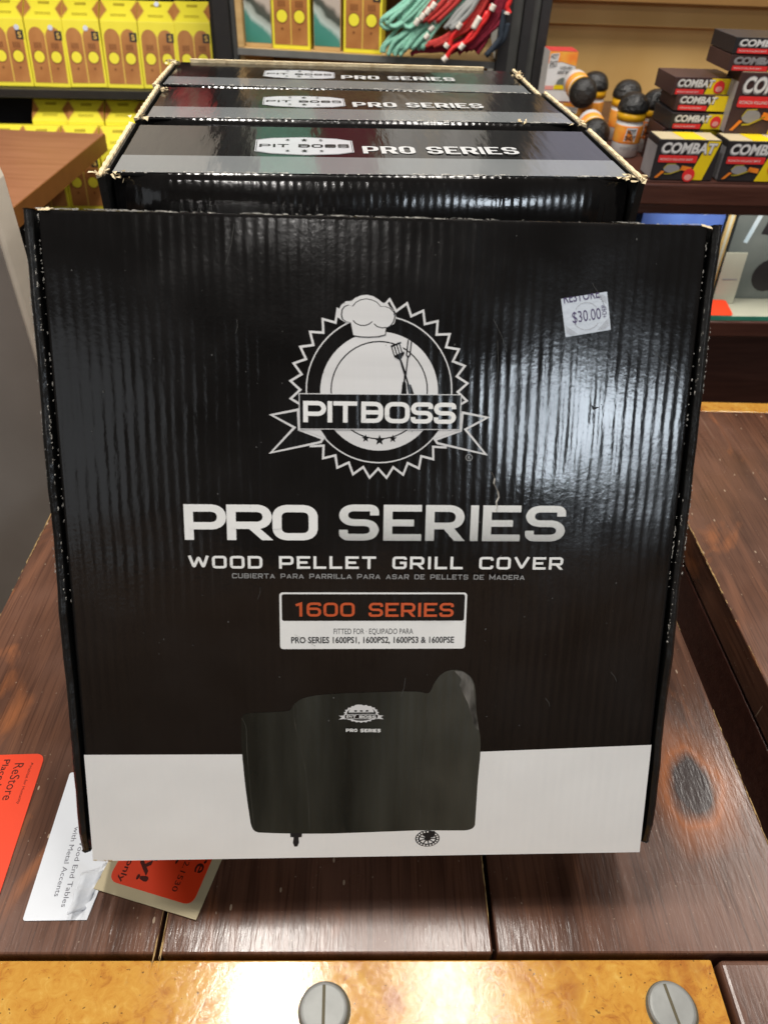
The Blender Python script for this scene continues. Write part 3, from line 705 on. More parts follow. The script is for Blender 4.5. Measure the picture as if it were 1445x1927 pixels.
p.build('picture_wheel', 'ink', fb)
p = Print(ff, .00026)
for i in range(20):
    a = 2 * pi * i / 20; p.poly(disc(wc[0] + .0075 * cos(a), wc[1] + .0057 * sin(a), .0007, 8))
p.build('wheel_hole', 'white_print', fb)
# small badge on the picture
mbc = (-.0083, .1165); p = Print(ff, .00027)
def mini(r, ry, n=22, q=.9): return [(mbc[0] + (r if i % 2 else r * q) * cos(pi * i / n), mbc[1] + (ry if i % 2 else ry * q) * sin(pi * i / n)) for i in range(2 * n)]
p.poly(mini(.0125, .0070), disc(*mbc, .0102, 30, ry=.0055)); p.poly(disc(mbc[0], mbc[1] + .001, .0088, 30, 0, pi, ry=.0052)); p.poly(disc(mbc[0] - .002, mbc[1] + .0052, .0036, 16, ry=.0018))
p.poly([(-.0200, .1152), (-.0240, .1150), (-.0218, .1138), (-.0240, .1122), (-.0195, .1126)]); p.poly([(.0034, .1152), (.0074, .1150), (.0052, .1138), (.0074, .1122), (.0029, .1126)])
p.quads(ribbon([(-.0200, .1126), (.0034, .1126), (.0034, .1160), (-.0200, .1160)], .0004, True))
p.build('small_badge', 'silver_print', fb)
p = Print(ff, .00034); p.poly([(-.0196, .1129), (.0030, .1129), (.0030, .1157), (-.0196, .1157)])
for dx in (-.004, .0, .004): p.poly(disc(mbc[0] + dx, mbc[1] + .0022, .0011, 10, ry=.0006))
p.build('small_badge_band', 'ink_gloss', fb)
p = Print(ff, .00038); word(p, 'PIT BOSS', -.0186, .0020, .1133, .1153, s=.22, k=1.1); word(p, 'PRO SERIES', -.0190, .0054, .1030, .1055, s=.24, k=1.15); p.build('small_lettering', 'letter_white', fb)
# price sticker
stk = MB(); A, B_, C_, D_ = Vector((.1129, .3985)), Vector((.1414, .4034)), Vector((.1458, .3805)), Vector((.1175, .3755))
stk.prism([tuple(A), tuple(D_), tuple(C_), tuple(B_)], lambda u, v, d: (u, -T - d, v), .0001, .0005)
stk = stk.build('price_sticker', 'sticker', fb)
ex = (B_ - A).normalized(); ey = (A - D_).normalized()
def fs_(u, v, d): q = D_ + ex * u + ey * v; return (q.x, -T - .0005 - d, q.y)
p = Print(fs_, .0001); text(p, '$30.00', .0055, .0236, .0078, .0072, bold=.0)
vs, fs2 = text_mesh('RESTORE', .01); p.tris([(.0015 + u * .0225, .0205 + min(v, .38) * .0085) for u, v in [(a, max(0, b)) for a, b in vs]], fs2)
p.mb.v = p.mb.v
vs, fs2 = text_mesh('+DEP', .0); p.tris([(.0272 - v * .0040, .0080 + u * .0078) for u, v in vs], fs2)
p.build('price_lettering', 'sticker_ink', stk)
p = Print(fs_, .00006)
for i in range(4):
    o_ = i * .0012
    p.quads(ribbon([(.0008, .0065 - o_), (.0075 - o_, .0006)], .00022)); p.quads(ribbon([(.0215 + o_, .0222), (.0280, .0165 + o_)], .00022)); p.quads(ribbon([(.0205 + o_, .0010), (.0280, .0070 - o_)], .00022))
p.poly(disc(.0145, .0118, .0092, 30, .3, 2.6), disc(.0145, .0118, .0089, 30, .3, 2.6)) if False else None
p.quads(ribbon(disc(.0145, .0112, .0078, 24, .5, 2.5), .0002)); p.quads(ribbon(disc(.0145, .0112, .0088, 24, 3.6, 5.6), .0002))
p.build('sticker_cut', 'pgrey', stk)
# tear with bare paper and a dent
tear = [(.0748, .2892), (.0772, .2850), (.0768, .2815), (.0796, .2765), (.0806, .2725), (.0790, .2690), (.0798, .2655), (.0782, .2622)]
mb = MB()
for i in range(len(tear) - 1):
    a, b = Vector(tear[i]), Vector(tear[i + 1]); n_ = Vector((-(b - a).y, (b - a).x)).normalized(); w_ = .0004 + .0007 * random.random()
    if i < 1: w_ *= .4
    mb.add([ff(*(a - n_ * w_ * .5), .0002), ff(*(b - n_ * w_ * .5), .0002), ff(*(b + n_ * w_ * .5), .0009), ff(*(a + n_ * w_ * .5), .0009)], [(0, 1, 2, 3)])
mb.build('torn_crease', 'scuff', fb)
mb = MB(); q = [(.1375, .3335), (.1392, .3318), (.1425, .3322), (.1405, .3308), (.1388, .3302), (.1380, .3318)]
mb.add([ff(u, v, .0003 if i % 2 else .0012) for i, (u, v) in enumerate(q)] + [ff(.1392, .3316, -.0002)], [(i, (i + 1) % 6, 6) for i in range(6)]); mb.build('dent', 'black_side', fb)
# scattered scuffs on the face: dust flecks and fine scratches
mb = MB()
for _ in range(90):
    u, v = random.uniform(-.19, .19), .10 + .335 * random.random(); l = random.choice((.0004, .0005, .0006, .0009)); a = random.uniform(0, pi)
    mb.add([ff(u + l * cos(a + k * pi / 2) * .5, v + l * sin(a + k * pi / 2) * (.5 if k % 2 else .9), .0006) for k in range(4)], [(0, 1, 2, 3)])
for _ in range(13):
    u, v = random.uniform(-.18, .18), random.uniform(.12, .42); l = random.uniform(.006, .03); a = random.choice((random.uniform(-1.2, -.5), random.uniform(1.3, 1.8)))
    for q in ribbon([(u, v), (u + l * .5 * cos(a) + .0008, v + l * .5 * sin(a)), (u + l * cos(a), v + l * sin(a))], .00016): mb.add([ff(x, y, .0006) for x, y in q], [(0, 1, 2, 3)])
M['dust'] = mat('dust_fleck', (.11, .11, .105), .7, .3, var=.3)
o = mb.build('scuff_marks', 'dust', fb); o['kind'] = 'stuff'

# ================================================================== the three upright boxes behind it
def upright_box(label, loc, yaw, lean):
    t = thing('cardboard_box', label, 'box', loc, (-lean, 0, yaw), 'black grill cover boxes')
    MB().box(-.2030, .2030, -T + .02, -.001, .002, H - .003).build('box_tray', 'black_side', t)
    # front panel bellies out and rolls over at its top edge
    nx, nz = 60, 44; vs = []; fs = []
    for j in range(nz + 1):
        z = H * j / nz if j < nz - 22 else H * (nz - 22) / nz + (H - H * (nz - 22) / nz) * (1 - (1 - (j - nz + 22) / 22) ** 1.6)
        for i in range(nx + 1):
            x = -hl + WL * i / nx
            tt = max(0, (z - (H - .05)) / .05); roll = .012 * tt ** 2.6
            ed = max(0, (abs(x) - .16) / .042); roll += .008 * ed ** 2.2
            belly = .004 * sin(pi * z / H) * cos(pi * x / WL)
            vs.append((x, -T - belly + roll + .0006 * sin(x * 37 + z * 20) + (.002 if j == nz else 0), z if not (j == nz) else H))
    for j in range(nz):
        for i in range(nx): a = j * (nx + 1) + i; fs.append((a, a + 1, a + nx + 2, a + nx + 1))
    MB().add(vs, fs).build('front_panel', 'black_gloss', t, smooth=True)
    MB().box(-.2015, .2015, -T + .0125, -.0015, H - .003, H).build('top_panel', 'top_black', t, bevel=.0012)
    def ft(u, v, d): return (u, v, H + d)
    Print(ft, .0002).poly([(-.2008, -T + .0128), (.2008, -T + .0128), (.2008, -.091), (-.2008, -.091)]).build('grey_band', 'top_grey', t)
    sh = [(-.0979, -.044), (-.085, -.038), (-.057, -.0345), (-.029, -.038), (-.0160, -.044), (-.0160, -.077), (-.029, -.083), (-.057, -.0865), (-.085, -.083), (-.0979, -.077)]
    Print(ft, .00025).poly(sh).build('shield_emblem', 'silver_flat', t)
    q = Print(ft, .0003); q.poly(inset(sh, .0008), inset(sh, .0014)); word(q, 'PIT BOSS', -.0945, -.0195, -.0655, -.0565, s=.2, k=1.1)
    for y in (-.0455, -.0765):
        for x, r in ((-.071, .0024), (-.057, .0034), (-.043, .0024)): q.poly(star(x, y, r))
    q.build('emblem_lettering', 'ink', t)
    q = Print(ft, .00025); word(q, 'PRO SERIES', -.0085, .1243, -.0795, -.0590, s=.14, k=1.45, gap=.15, spc=.5); q.build('title_lettering', 'letter_flat', t)
    for sx in (-1, 1):
        MB().box(*sorted((sx * .2042, sx * .2098)), -T + .001, -.0005, .004, H + .0006).build('side_wall', 'black_side', t)
        mb = MB(); n = 30; vs = []; fs = []
        for i in range(n + 1):
            y = -T + .0005 + (T - .001) * i / n; j = .0004 * sin(i * 2.1 + sx) + random.uniform(-.0003, .0003)
            vs += [(sx * .2062, y, H + .0004), (sx * .2066 + j, y, H + .0022 + j), (sx * .2098 + j, y, H + .0020), (sx * .2102, y, H - .001)]
        for i in range(n):
            for k in range(3): fs.append((i * 4 + k, i * 4 + k + 1, (i + 1) * 4 + k + 1, (i + 1) * 4 + k))
        fs += [(0, 1, 2, 3), tuple(n * 4 + k for k in (3, 2, 1, 0))]
        mb.add(vs, fs).build('raw_edge', 'kraft', t)
    return t


M['silver_flat'] = mat('silver_emblem_print', (.42, .43, .46), .3, .5, var=.05)
M['letter_flat'] = mat('white_title_print', (.50, .51, .52), .3, .5, var=.06)
ub = upright_box('nearest of the three upright black boxes, the one the leaning box rests against', (-.0326, .7416, 0), .1201, -.016)
chips('front_edge_wear', [((-.2, -T + .0118, H + .0004), (.2, -T + .0118, H + .0004), (0, -1, 1.5))], 190, .001, .006, .0010, 'scuff', ub)
ub2 = copy_tree(ub, 'upright black box in the middle of the standing row, with a torn top corner', (-.0503, .8937, -.001), (-.004, 0, .1243))
ub3 = copy_tree(ub, 'rearmost upright black box, touching no shelf, with ragged cream cardboard edges', (-.0707, 1.0423, -.004), (-.0057, 0, .0926))
ub3['label'] = 'rearmost of the upright black boxes, with ragged cream cardboard edges'
# each box's own damage and print
def _stuff(o): o['kind'] = 'stuff'; return o
def ragged(t, pts, n, spread, size):
    mb = MB()
    for (x, y, z) in pts:
        for _ in range(n):
            c = Vector((x + random.gauss(0, spread), y + random.gauss(0, spread), z + random.uniform(0, .003))); s_ = size * random.uniform(.4, 1)
            mb.add([c + Vector((random.uniform(-s_, s_), random.uniform(-s_, s_), random.uniform(-.3, .8) * s_)) for _ in range(4)], [(0, 1, 2), (0, 2, 3), (0, 3, 1), (1, 3, 2)])
    return _stuff(mb.build('torn_paper', 'kraft', t))
ragged(ub, [(-.2065, -T + .002, H), (.206, -T + .003, H - .001), (.197, -T + .004, H), (-.195, -T + .006, H - .002)], 12, .0028, .004)
ragged(ub2, [(-.2065, -T + .002, H), (.206, -T + .003, H), (.15, -T + .01, H), (-.2, -.02, H)], 9, .003, .004)
ragged(ub3, [(-.2065, -.03, H + .002), (.206, -.03, H), (.206, -.055, H)], 11, .004, .005)
MB().box(-.19, .17, -.0028, .0015, H - .01, H + .0034).build('back_flap_edge', 'kraft', ub3)
def f2(u, v, d): return (u, -T - .003 - d + .0115 * max(0, (v - (H - .05)) / .05) ** 2.6, v)
q = Print(f2, .001)
for i in range(8):
    for (a, b) in ((-.108, -.040), (-.034, .006)):
        hi = (.4085 if a < -.05 else .402) - i * .0030; q.quads([[(a, hi - .0029), (b, hi - .0029), (b, hi), (a, hi)]])
q.build('printed_panel', mat('dim_print_block', (.035, .038, .05), .25, .5, var=.25), ub)

# ================================================================== papers on the table
def rot2(u, v, d, o, ang): return (o[0] + u * cos(ang) - v * sin(ang), o[1] + u * sin(ang) + v * cos(ang), o[2] + d)


def paper(name, label, cat, loc, ang, poly, m, th=.0006, group=None, curl=None):
    t = thing(name, label, cat, loc, (0, 0, ang), group)
    mb = MB(); mb.prism(poly, lambda u, v, d: (u, v, d), 0, th); mb.build('paper', m, t)
    return t


# lettering on the tags reads towards the camera, its top to the right: u' = -y, v' = +x
def fy(u, v, d): return (v, -u, d)
rt = paper('red_tag', 'red-orange price tag lying at the left edge of the end table', 'tag', (-.2975, .3552, .0004), .085, rnd([(-.075, -.132), (0, -.132), (0, 0), (-.075, 0)], .0075, True), 'red_tag', group='red shop tags')
p = Print(fy, .0007)
text(p, 'Habitat for Humanity', .0120, .0480, -.0105, .0026); text(p, 'ReStore', .0090, .0440, -.0240, .0085); text(p, 'Placed', .0050, .0300, -.0345, .0056, bold=.01); text(p, 'Check', .0520, .0800, -.0290, .0066, bold=.02)
p.quads(ribbon([(.0090, -.0100), (.0100, -.0080), (.0112, -.0095)], .0005))
p.build('tag_lettering', 'tag_ink', rt)
wc_ = paper('white_card', 'white card with grey serif lettering, half under the left corner of the leaning box', 'card', (-.2690, .3380, .0004), .058, rnd([(0, -.1235), (.0485, -.1235), (.0560, -.075), (.0560, 0), (0, 0)], .0022, True, which=(0, 4)), 'card')
p = Print(fy, .0007)
text(p, 'Wood End Tables', .0590, .1140, .0262, .0042); text(p, 'with Metal Accents', .0500, .1060, .0185, .0042); text(p, 'Red', .0330, .0410, .0190, .0036)
p.build('card_lettering', mat('grey_ink', (.16, .16, .19), .7, .2), wc_)
# crumpled strip of clear tape and a curled flap on the card's near corner
mb = MB(); vs = []; fs = []
for i in range(9):
    t_ = i / 8; y = -.120 + .034 * t_
    for j in range(5):
        s_ = j / 4; vs.append((.0365 + .0105 * s_ + .006 * t_ * s_, y + .006 * s_ - .004 * (1 - s_), .0012 + .010 * (1 - s_) ** 2 * (1 - t_ * .6) + .0018 * sin(i * 1.9 + j)))
for i in range(8):
    for j in range(4): a = i * 5 + j; fs.append((a, a + 1, a + 6, a + 5))
mb.add(vs, fs); o = mb.build('curled_flap', 'card', wc_, smooth=True); so = o.modifiers.new('thickness', 'SOLIDIFY'); so.thickness = .0004
ct = paper('cream_tag', 'cream card tag with a red sticker sticking out under the front of the leaning box', 'tag', (-.1300, .2205, .0016), -.225, [(-.0875, 0), (0, 0), (.0, .105), (-.0875, .105)], 'cream', th=.0008)
st = MB().prism(rnd([(-.0800, .0085), (-.0075, .0085), (-.0075, .098), (-.0800, .098)], .0070, True), lambda u, v, d: (u, v, d), .0009, .0011).build('red_sticker', 'red_tag', ct)
def fc(u, v, d): return (v, -u, .0012 + d)
p = Print(fc, .0001)
text(p, 're', -.0470, -.0325, -.0175, .0105, bold=.01); text(p, '822.1530', -.0480, -.0145, -.0280, .0046); text(p, 'r', -.0440, -.0340, -.0385, .0080, bold=.02); text(p, 'ly!', -.0360, -.0150, -.0590, .0095, bold=.03); text(p, 'lit only', -.0390, -.0100, -.0725, .0050, bold=.01)
p.build('sticker_lettering', 'tag_ink', st)

# ================================================================== left: laminate table, cream board
t = thing('side_table', 'brown wood laminate table with a sharp corner at the left behind the boxes', 'table', (-.614, 1.64, .2), (0, 0, 0))
MB().box(-.62, 0, -.62, 0, -.032, 0).build('tabletop', 'laminate', t, bevel=.0015)
MB().box(.0005, .0025, -.62, .001, -.032, -.0005).build('edge_band', 'laminate_edge', t)
for x in (-.58, -.30):
    for y in (-.58, -.30): MB().box(x, x + .04, y, y + .04, -.82, -.033).build('leg', 'laminate_edge', t)
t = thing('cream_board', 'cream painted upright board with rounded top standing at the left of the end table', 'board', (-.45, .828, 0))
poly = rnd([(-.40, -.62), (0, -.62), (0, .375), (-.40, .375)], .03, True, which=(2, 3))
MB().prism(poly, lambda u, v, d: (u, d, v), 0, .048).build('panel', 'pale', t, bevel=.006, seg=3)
MB().prism(rnd([(-.40, -.62), (-.004, -.62), (-.004, .355), (-.40, .355)], .025, True, which=(2,)), lambda u, v, d: (u, d, v), -.005, -.0005).build('shaded_face', mat('shaded_cream_paint', (.27, .235, .205), .6, .3, base2=(.34, .30, .265), vscale=5), t, bevel=.002)  # shade on the board's front put into the colour as a darker sheet

# ================================================================== the shop shelving behind
sy = .13
su = thing('store_shelf', 'tall black metal store shelf holding the yellow boxes at the left', 'shelf', (-.867, 1.767, 0), (0, 0, sy), 'store shelving')
for z in (.25, .62): MB().box(-.45, .445, -.012, .40, z - .0165, z).build('shelf_board', 'black_metal', su, bevel=.001)
MB().box(-.45, .445, -.16, .40, .015, .0345).build('shelf_board', 'black_metal', su)
MB().box(.03, .445, -.06, .10, .0350, .0655).build('riser', 'black_metal', su)
MB().box(-.47, .50, .402, .415, -.62, 1.2).build('back_panel', 'black_metal', su)
for x in (.462, -.47): MB().box(x, x + .026, -.02, .40, -.62, 1.2).build('upright', 'black_metal', su)

cs = thing('store_shelf', 'middle store shelf between two dark uprights holding yellow boxes and laces', 'shelf', (-.342, 1.741, 0), (0, 0, -.054), 'store shelving')
MB().box(.002, .523, -.001, .30, .338, .3490).build('shelf_board', 'tan_wood', cs)
MB().box(.002, .523, -.006, -.0015, .337, .3485).build('shelf_edge', 'grey_metal', cs)
MB().box(.002, .014, .0, .30, .350, .60).build('side_board', 'tan_wood', cs)
MB().box(.002, .523, .302, .312, -.62, 1.2).build('back_panel', mat('brown_back_board', (.20, .11, .04), .7, .2), cs)
MB().box(.002, .523, 0, .30, .60, .615).build('shelf_board', 'tan_wood', cs)
MB().box(.002, .523, 0, .30, .08, .095).build('shelf_board', 'tan_wood', cs)
MB().box(.002, .012, .01, .29, .10, .337).build('side_board', 'tan_wood', cs)
for xa, xb, m_ in ((-.0405, -.010, 'black_metal'), (-.0095, .001, 'post_grey'), (.524, .546, 'black_metal'), (.5465, .566, 'post_grey'), (.567, .585, 'black_metal'), (.5855, .599, 'post_grey'), (.5995, .618, 'black_metal')):
    MB().box(xa, xb, -.012 if m_ == 'black_metal' else .004, .05, -.62, 1.2).build('upright', m_, cs, bevel=.001)

# ---- yellow insole cartons
def insole_box(label, loc, rot, x=True):
    t = thing('insole_box', label, 'box', loc, rot, 'yellow insole boxes')
    w_ = .0764; hh, dd = .124, .10
    prof = [(0, 0), (0, hh), (.036, hh + .042), (dd, hh + .042), (dd, 0)]
    MB().prism(prof, lambda u, v, d: (d, u, v), 0, w_).build('carton', 'yellow', t, bevel=.0012)
    fr = lambda u, v, d: (u, -d, v)
    def win(x0):
        x1 = x0 + .0325; return [(x0, .008), (x1, .008), (x1, .092)] + disc((x0 + x1) / 2, .092, .01625, 10, 0, pi, ry=.018)[1:-1] + [(x0, .092)]
    for x0 in (.0045, .0395):
        s_ = Print(fr, .0005).poly(win(x0)).build('sole_print', 'brown_print', t)
        Print(fr, .0008).poly(disc(x0 + .01625, .056, .0125, 20), disc(x0 + .01625, .056, .0112, 20)).build('seal_ring', 'brown_dark', s_)
        Print(fr, .0008).poly(disc(x0 + .01625, .056, .0105, 20)).build('round_seal', 'yellow', s_)
        q = Print(fr, .0009)
        for k in range(4): q.quads([[(x0 + .009 + k * .004, .071), (x0 + .0115 + k * .004, .071), (x0 + .0115 + k * .004, .082), (x0 + .009 + k * .004, .082)]])
        q.build('sole_marks', 'brown_dark', s_); Print(fr, .0009).poly(disc(x0 + .01625, .035, .0025, 8)).build('sole_dot', 'brown_dark', s_)
    Print(fr, .0009).poly([(.0372, .008), (.0390, .008), (.0390, .1), (.0372, .1)]).build('centre_line', 'gold_line', t)
    q = Print(fr, .0011).poly([(.058, .087), (.073, .087), (.073, .1035), (.058, .1035)]).build('black_square', 'pblack', t)
    q2 = Print(fr, .0014); text(q2, 'S', .0620, .0690, .090, .0105, bold=.02); q2.build('square_letter', 'gold_line', q)
    L_ = Vector((.036, .042)).length
    sl = lambda u, v, d: (u, v * .036 / L_ - d * .042 / L_, hh + v * .042 / L_ + d * .036 / L_)
    for a in (0, 1):
        e = 0 if a == 0 else w_; sg = 1 if a == 0 else -1
        Print(sl, .0006).poly([(e, .003), (e + sg * .013, .028), (e, .053)]).build('side_triangle', 'brown_print', t)
        q = Print(sl, .0008).quads(ribbon([(e + sg * .001, .001), (e + sg * .0145, .028), (e + sg * .001, .0545)], .0008)).build('triangle_line', 'gold_line', t)
    q = Print(sl, .0006)
    q.quads([[(.027, .039), (.050, .039), (.050, .046), (.027, .046)]]); q.quads([[(.022, .012), (.054, .012), (.054, .0135), (.022, .0135)]]); q.quads([[(.022, .016), (.054, .016), (.054, .0175), (.022, .0175)]])
    q.build('top_marks', mat('olive_print', (.35, .27, .02), .5, .3) if 'olive' not in M else M['olive'], t)
    return t


M['olive'] = mat('olive_print', (.42, .33, .02), .5, .3)
su_m = Matrix.Translation((-.867, 1.767, 0)) @ Matrix.Rotation(sy, 4, 'Z')
def on_left(x, y, z): return tuple(su_m @ Vector((x, y, z)))
names_u = ['leftmost', 'second', 'third', 'fourth', 'fifth', 'last']
proto = None
upper = []
for i in range(6):
    loc = on_left(-.008 + i * .0775, .012, .251); lab = f'yellow insole box, {names_u[i]} of the upper row counted from the left' if i < 5 else 'yellow insole box at the right end of the upper row, against the black upright'
    if proto is None: proto = insole_box(lab, loc, (-.24, 0, sy)); o = proto
    else: o = copy_tree(proto, lab, loc, (-.24 + random.uniform(-.02, .02), random.uniform(-.012, .012), sy + random.uniform(-.02, .02)))
    upper.append(o)
for i in range(4):
    copy_tree(proto, ['yellow insole box in the raised lower row, at its left end', 'second yellow insole box of the raised lower row', 'third yellow insole box of the raised lower row', 'yellow insole box of the raised lower row, right beside the stacked black boxes'][i], on_left(.052 + i * .0778, -.03 - .006 * (i % 2), .067), (-.20, 0, sy + random.uniform(-.02, .02)))
lo_l = ['yellow insole box low at the left behind the brown table, beside the dark gap', 'second yellow insole box of the lowest row, mostly behind the brown table', 'yellow insole box of the lowest row with a narrow gap at its right side', 'yellow insole box of the lowest row showing under the brown table edge', 'yellow insole box of the lowest row next to the nearest black box']
for i in range(5):
    copy_tree(proto, lo_l[i], on_left(-.03 + i * .0782 + (.003 if i > 2 else 0), -.125 - .004 * (i % 2), .036), (-.20, 0, sy + random.uniform(-.02, .02)))
for k, (i, u, v) in enumerate(((0, .062, .108), (1, .052, .109), (2, .048, .109), (4, .04, .158))):
    q = Print((lambda u_, v_, d: (u_, -d, v_)) if v < .13 else (lambda u_, v_, d: (u_, (v_ - .124) * .86 - d, v_ + d)), .0016).poly(disc(u, v, .0052, 16)).build('price_dot', 'dot', upper[i])
# upper shelf stock seen mirrored in the box tops
cm = Matrix.Translation((-.342, 1.741, 0)) @ Matrix.Rotation(-.054, 4, 'Z')
def on_mid(x, y, z): return tuple(cm @ Vector((x, y, z)))
M['taupe'] = mat('taupe_card', (.66, .61, .53), .6, .2, var=.1, vscale=6)
M['lilac'] = mat('lilac_card', (.50, .51, .66), .5, .3, var=.15, vscale=6)
M['greycard'] = mat('grey_card', (.55, .55, .54), .6, .3, var=.25, vscale=14, stretch=(4, 1, .3))
def carton(lab, loc, yaw, w_, d_, h_, m_, tape='cream'):
    t = thing('carton', lab, 'box', loc, (0, 0, yaw)); MB().box(0, w_, 0, d_, 0, h_).build('body', m_, t, bevel=.001)
    MB().box(w_ * .46, w_ * .54, -.0006, d_, .001, h_ + .0006).build('tape', tape, t)
carton('low brown carton on the upper left shelf, under the taupe one', on_left(-.30, .04, .6205), sy, .64, .2, .065, 'brown_print')
carton('small red carton on the upper left shelf next to the black upright', on_left(.36, .04, .6205), sy, .085, .2, .075, 'red')
carton('wide taupe carton on top of the brown carton on the upper left shelf', on_left(-.30, .04, .6960), sy, .74, .2, .26, 'taupe', 'cream')
carton('grey carton on the upper middle shelf right of the hanging maroon laces', on_mid(.30, .03, .6155), -.054, .21, .2, .30, 'greycard', 'taupe')
carton('lilac carton high above the plywood display at the right', (.30, 1.78, .62), .0, .40, .10, .30, 'lilac', 'greycard')
for lab, m_, xa, n_ in (('mint green laces hanging in a row on the upper middle shelf', 'mint', .03, 11), ('dark maroon laces hanging in a row on the upper middle shelf', 'maroon', .165, 11)):
    t = thing('lace_bundle', lab, 'laces', on_mid(xa, .03, .6155), (0, 0, -.054), 'hanging laces on the upper shelf')
    for k in range(n_):
        MB().tube([(k * .0112, .004 * (k % 2), 0), (k * .0112 + .002 * sin(k * 2), .006 * sin(k), .10), (k * .0112, .004 * (k % 3), .2), (k * .0112, 0, .30)], .0064, 7).build('lace', m_, t, smooth=True)
MB().box(.002, .523, .25, .30, .615, .616).build('shelf_liner', 'tan_wood', cs) if False else None

# ---- middle shelf: yellow boxes and sea-picture boxes
for i, (x, lab) in enumerate(((.0725, 'yellow insole box on the middle shelf between two sea pictures'), (.2165, 'yellow insole box on the middle shelf beside the mint laces'))):
    copy_tree(proto, lab, on_mid(x, .006, .3492), (-.06, 0, -.054))
for i, (x, lab) in enumerate(((.0155, 'box printed with a green sea photo, at the left end of the middle shelf'), (.1555, 'box printed with a green sea photo, between the two yellow boxes on the middle shelf'))):
    t = thing('picture_box', lab, 'box', on_mid(x, .012, .3492), (-.03, 0, -.054), 'boxes with a sea picture')
    MB().box(0, .055, 0, .09, 0, .19).build('carton', 'tan_wood', t, bevel=.001)
    Print(lambda u, v, d: (u, -d, v), .0006).poly([(.001, .008), (.054, .008), (.054, .185), (.001, .185)]).build('sea_picture', 'sea', t)

# ---- laces
def PX(px, py): return Vector((-.338 + (px - 450) * .00108, 0, .361 - (py - 76) * .00095 + (px - 450) * .00005))
def lace(mb, pts, r, dy, n=6):
    P = [PX(q[0] + random.uniform(-5, 5) * (len(pts) > 2), q[1] + random.uniform(-4, 4) * (len(pts) > 2)) for q in pts]; out = []
    for i in range(len(P) - 1):
        for k in range(5):
            t_ = k / 5; a = P[max(i - 1, 0)]; b = P[i]; c = P[i + 1]; d = P[min(i + 2, len(P) - 1)]
            out.append(.5 * ((2 * b) + (c - a) * t_ + (2 * a - 5 * b + 4 * c - d) * t_ * t_ + (3 * b - a - 3 * c + d) * t_ ** 3))
    out.append(P[-1])
    ys = [1.722 - (o.x + .34) * .054 - .008 - dy for o in out]
    mb.tube([Vector((o.x, y, o.z)) for o, y in zip(out, ys)], r, n)


def bundle(label, m_, strands, r, tips=(), cat='laces'):
    t = thing('lace_bundle', label, cat, (0, 0, 0), group='bundles of laces on the middle shelf')
    for s_, dy in strands:
        mb = MB(); lace(mb, s_, r, dy); mb.build('lace', m_, t, smooth=True)
    for s_, dy in tips:
        mb = MB(); lace(mb, s_, r * 1.25, dy, 8); mb.build('tip', 'aglet', t, smooth=True)
    return t


sm = []
for i in range(9):
    d = i * 5; sm.append((((830 + d * 2, -120), (790 + d, -30), (748 + d * 1.2, 10), (722 + d * 1.5, 34), (735 + d * 1.5, 48), (768 + d * 1.4, 20), (810 + d, -30)), .010 + .003 * (i % 3)))
for i in range(9):
    d = i * 6; sm.append((((820 + d, -60), (790 + d * .8, 10), (755 + d * .9, 50), (728 + d * .9, 78), (724 + d * .6, 94)), .004 + .004 * (i % 3)))
bundle('mint green laces looped in a thick bundle beside the right yellow box', 'mint', sm, .0042)
sm = []
for i in range(9): sm.append((((860 + i * 5, -70), (825 + i * 5, 0), (790 + i * 4, 40), (752 + i * 5, 86)), .012 + .003 * (i % 3)))
bundle('pale mint laces spread flat with white tips in front of the red ones', 'mint', sm, .0042, tips=[(((797 + 7 * i, 66 - 14 * i), (803 + 8 * i, 58 - 14 * i)), .02) for i in range(5)])
sm = []
for i in range(6): sm.append((((850 + i * 9, -70), (815 + i * 9, -5), (785 + i * 6, 35)), .022 + .003 * (i % 2)))
for i in range(4): sm.append((((900 + i * 9, -70), (866 + i * 7, 30), (835 + i * 5, 60), (800 + i * 3, 76)), .020))
bundle('brick red laces with white tips crossing over the mint ones', 'redcord', sm, .0045, tips=[(((778 + 9 * i, 42 - 9 * i), (784 + 9 * i, 32 - 9 * i)), .027) for i in range(4)])
sm = []
for i in range(5): sm.append((((900 + i * 7, -80), (872 + i * 5, -10), (850 + i * 4, 25), (832 + i * 3, 46)), .020 + .002 * i))
bundle('light grey laces fanned out behind the red laces', 'greycord', sm, .0048)
sm = []
for i in range(12):
    d = i * 6; sm.append((((905 + d * .6, -80), (895 + d * .5, -5), (882 + d * .55, 40), (858 + d * .7, 72), (800 + d * 1.4, 90 + (i % 3))), .000 + .004 * (i % 4)))
for i in range(5): sm.append((((935 - i * 4, -60), (930 - i * 5, 20), (912 - i * 6, 60), (880 - i * 9, 84)), .016))
for i in range(3): sm.append((((770 + i * 8, 92), (790, 84 + i * 3), (825, 88 + i * 2), (850, 80)), .010))
bundle('dark maroon laces heaped at the right end of the middle shelf', 'maroon', sm, .0044)
sm = []; tp = []
for (a, b, c, d) in (((880, 10), (862, 40), (845, 62), (838, 74)), ((905, 5), (895, 35), (878, 58), (866, 74)), ((905, 20), (880, 60), (850, 85), (838, 97)), ((940, -40), (938, -5), (937, 12), (936, 20))):
    sm.append(((a, b, c, d), .026)); v_ = Vector(d) - Vector(c); tp.append(((d, tuple(Vector(d) + v_ * .55)), .027))
for (a, b) in (((858, 38), (852, 48)), ((890, 28), (880, 48)), ((912, 8), (908, 18))): tp.append(((a, b), .029))
bundle('bright red laces with white plastic tips over the maroon heap', 'red', sm, .0046, tips=tp)
sm = [(((936, 20), (934, 50), (928, 70), (905, 96)), .024), (((938, 40), (932, 66), (915, 90)), .020)]
bundle('navy lace with dark tip hanging at the right of the maroon heap', 'navy', sm, .0055)

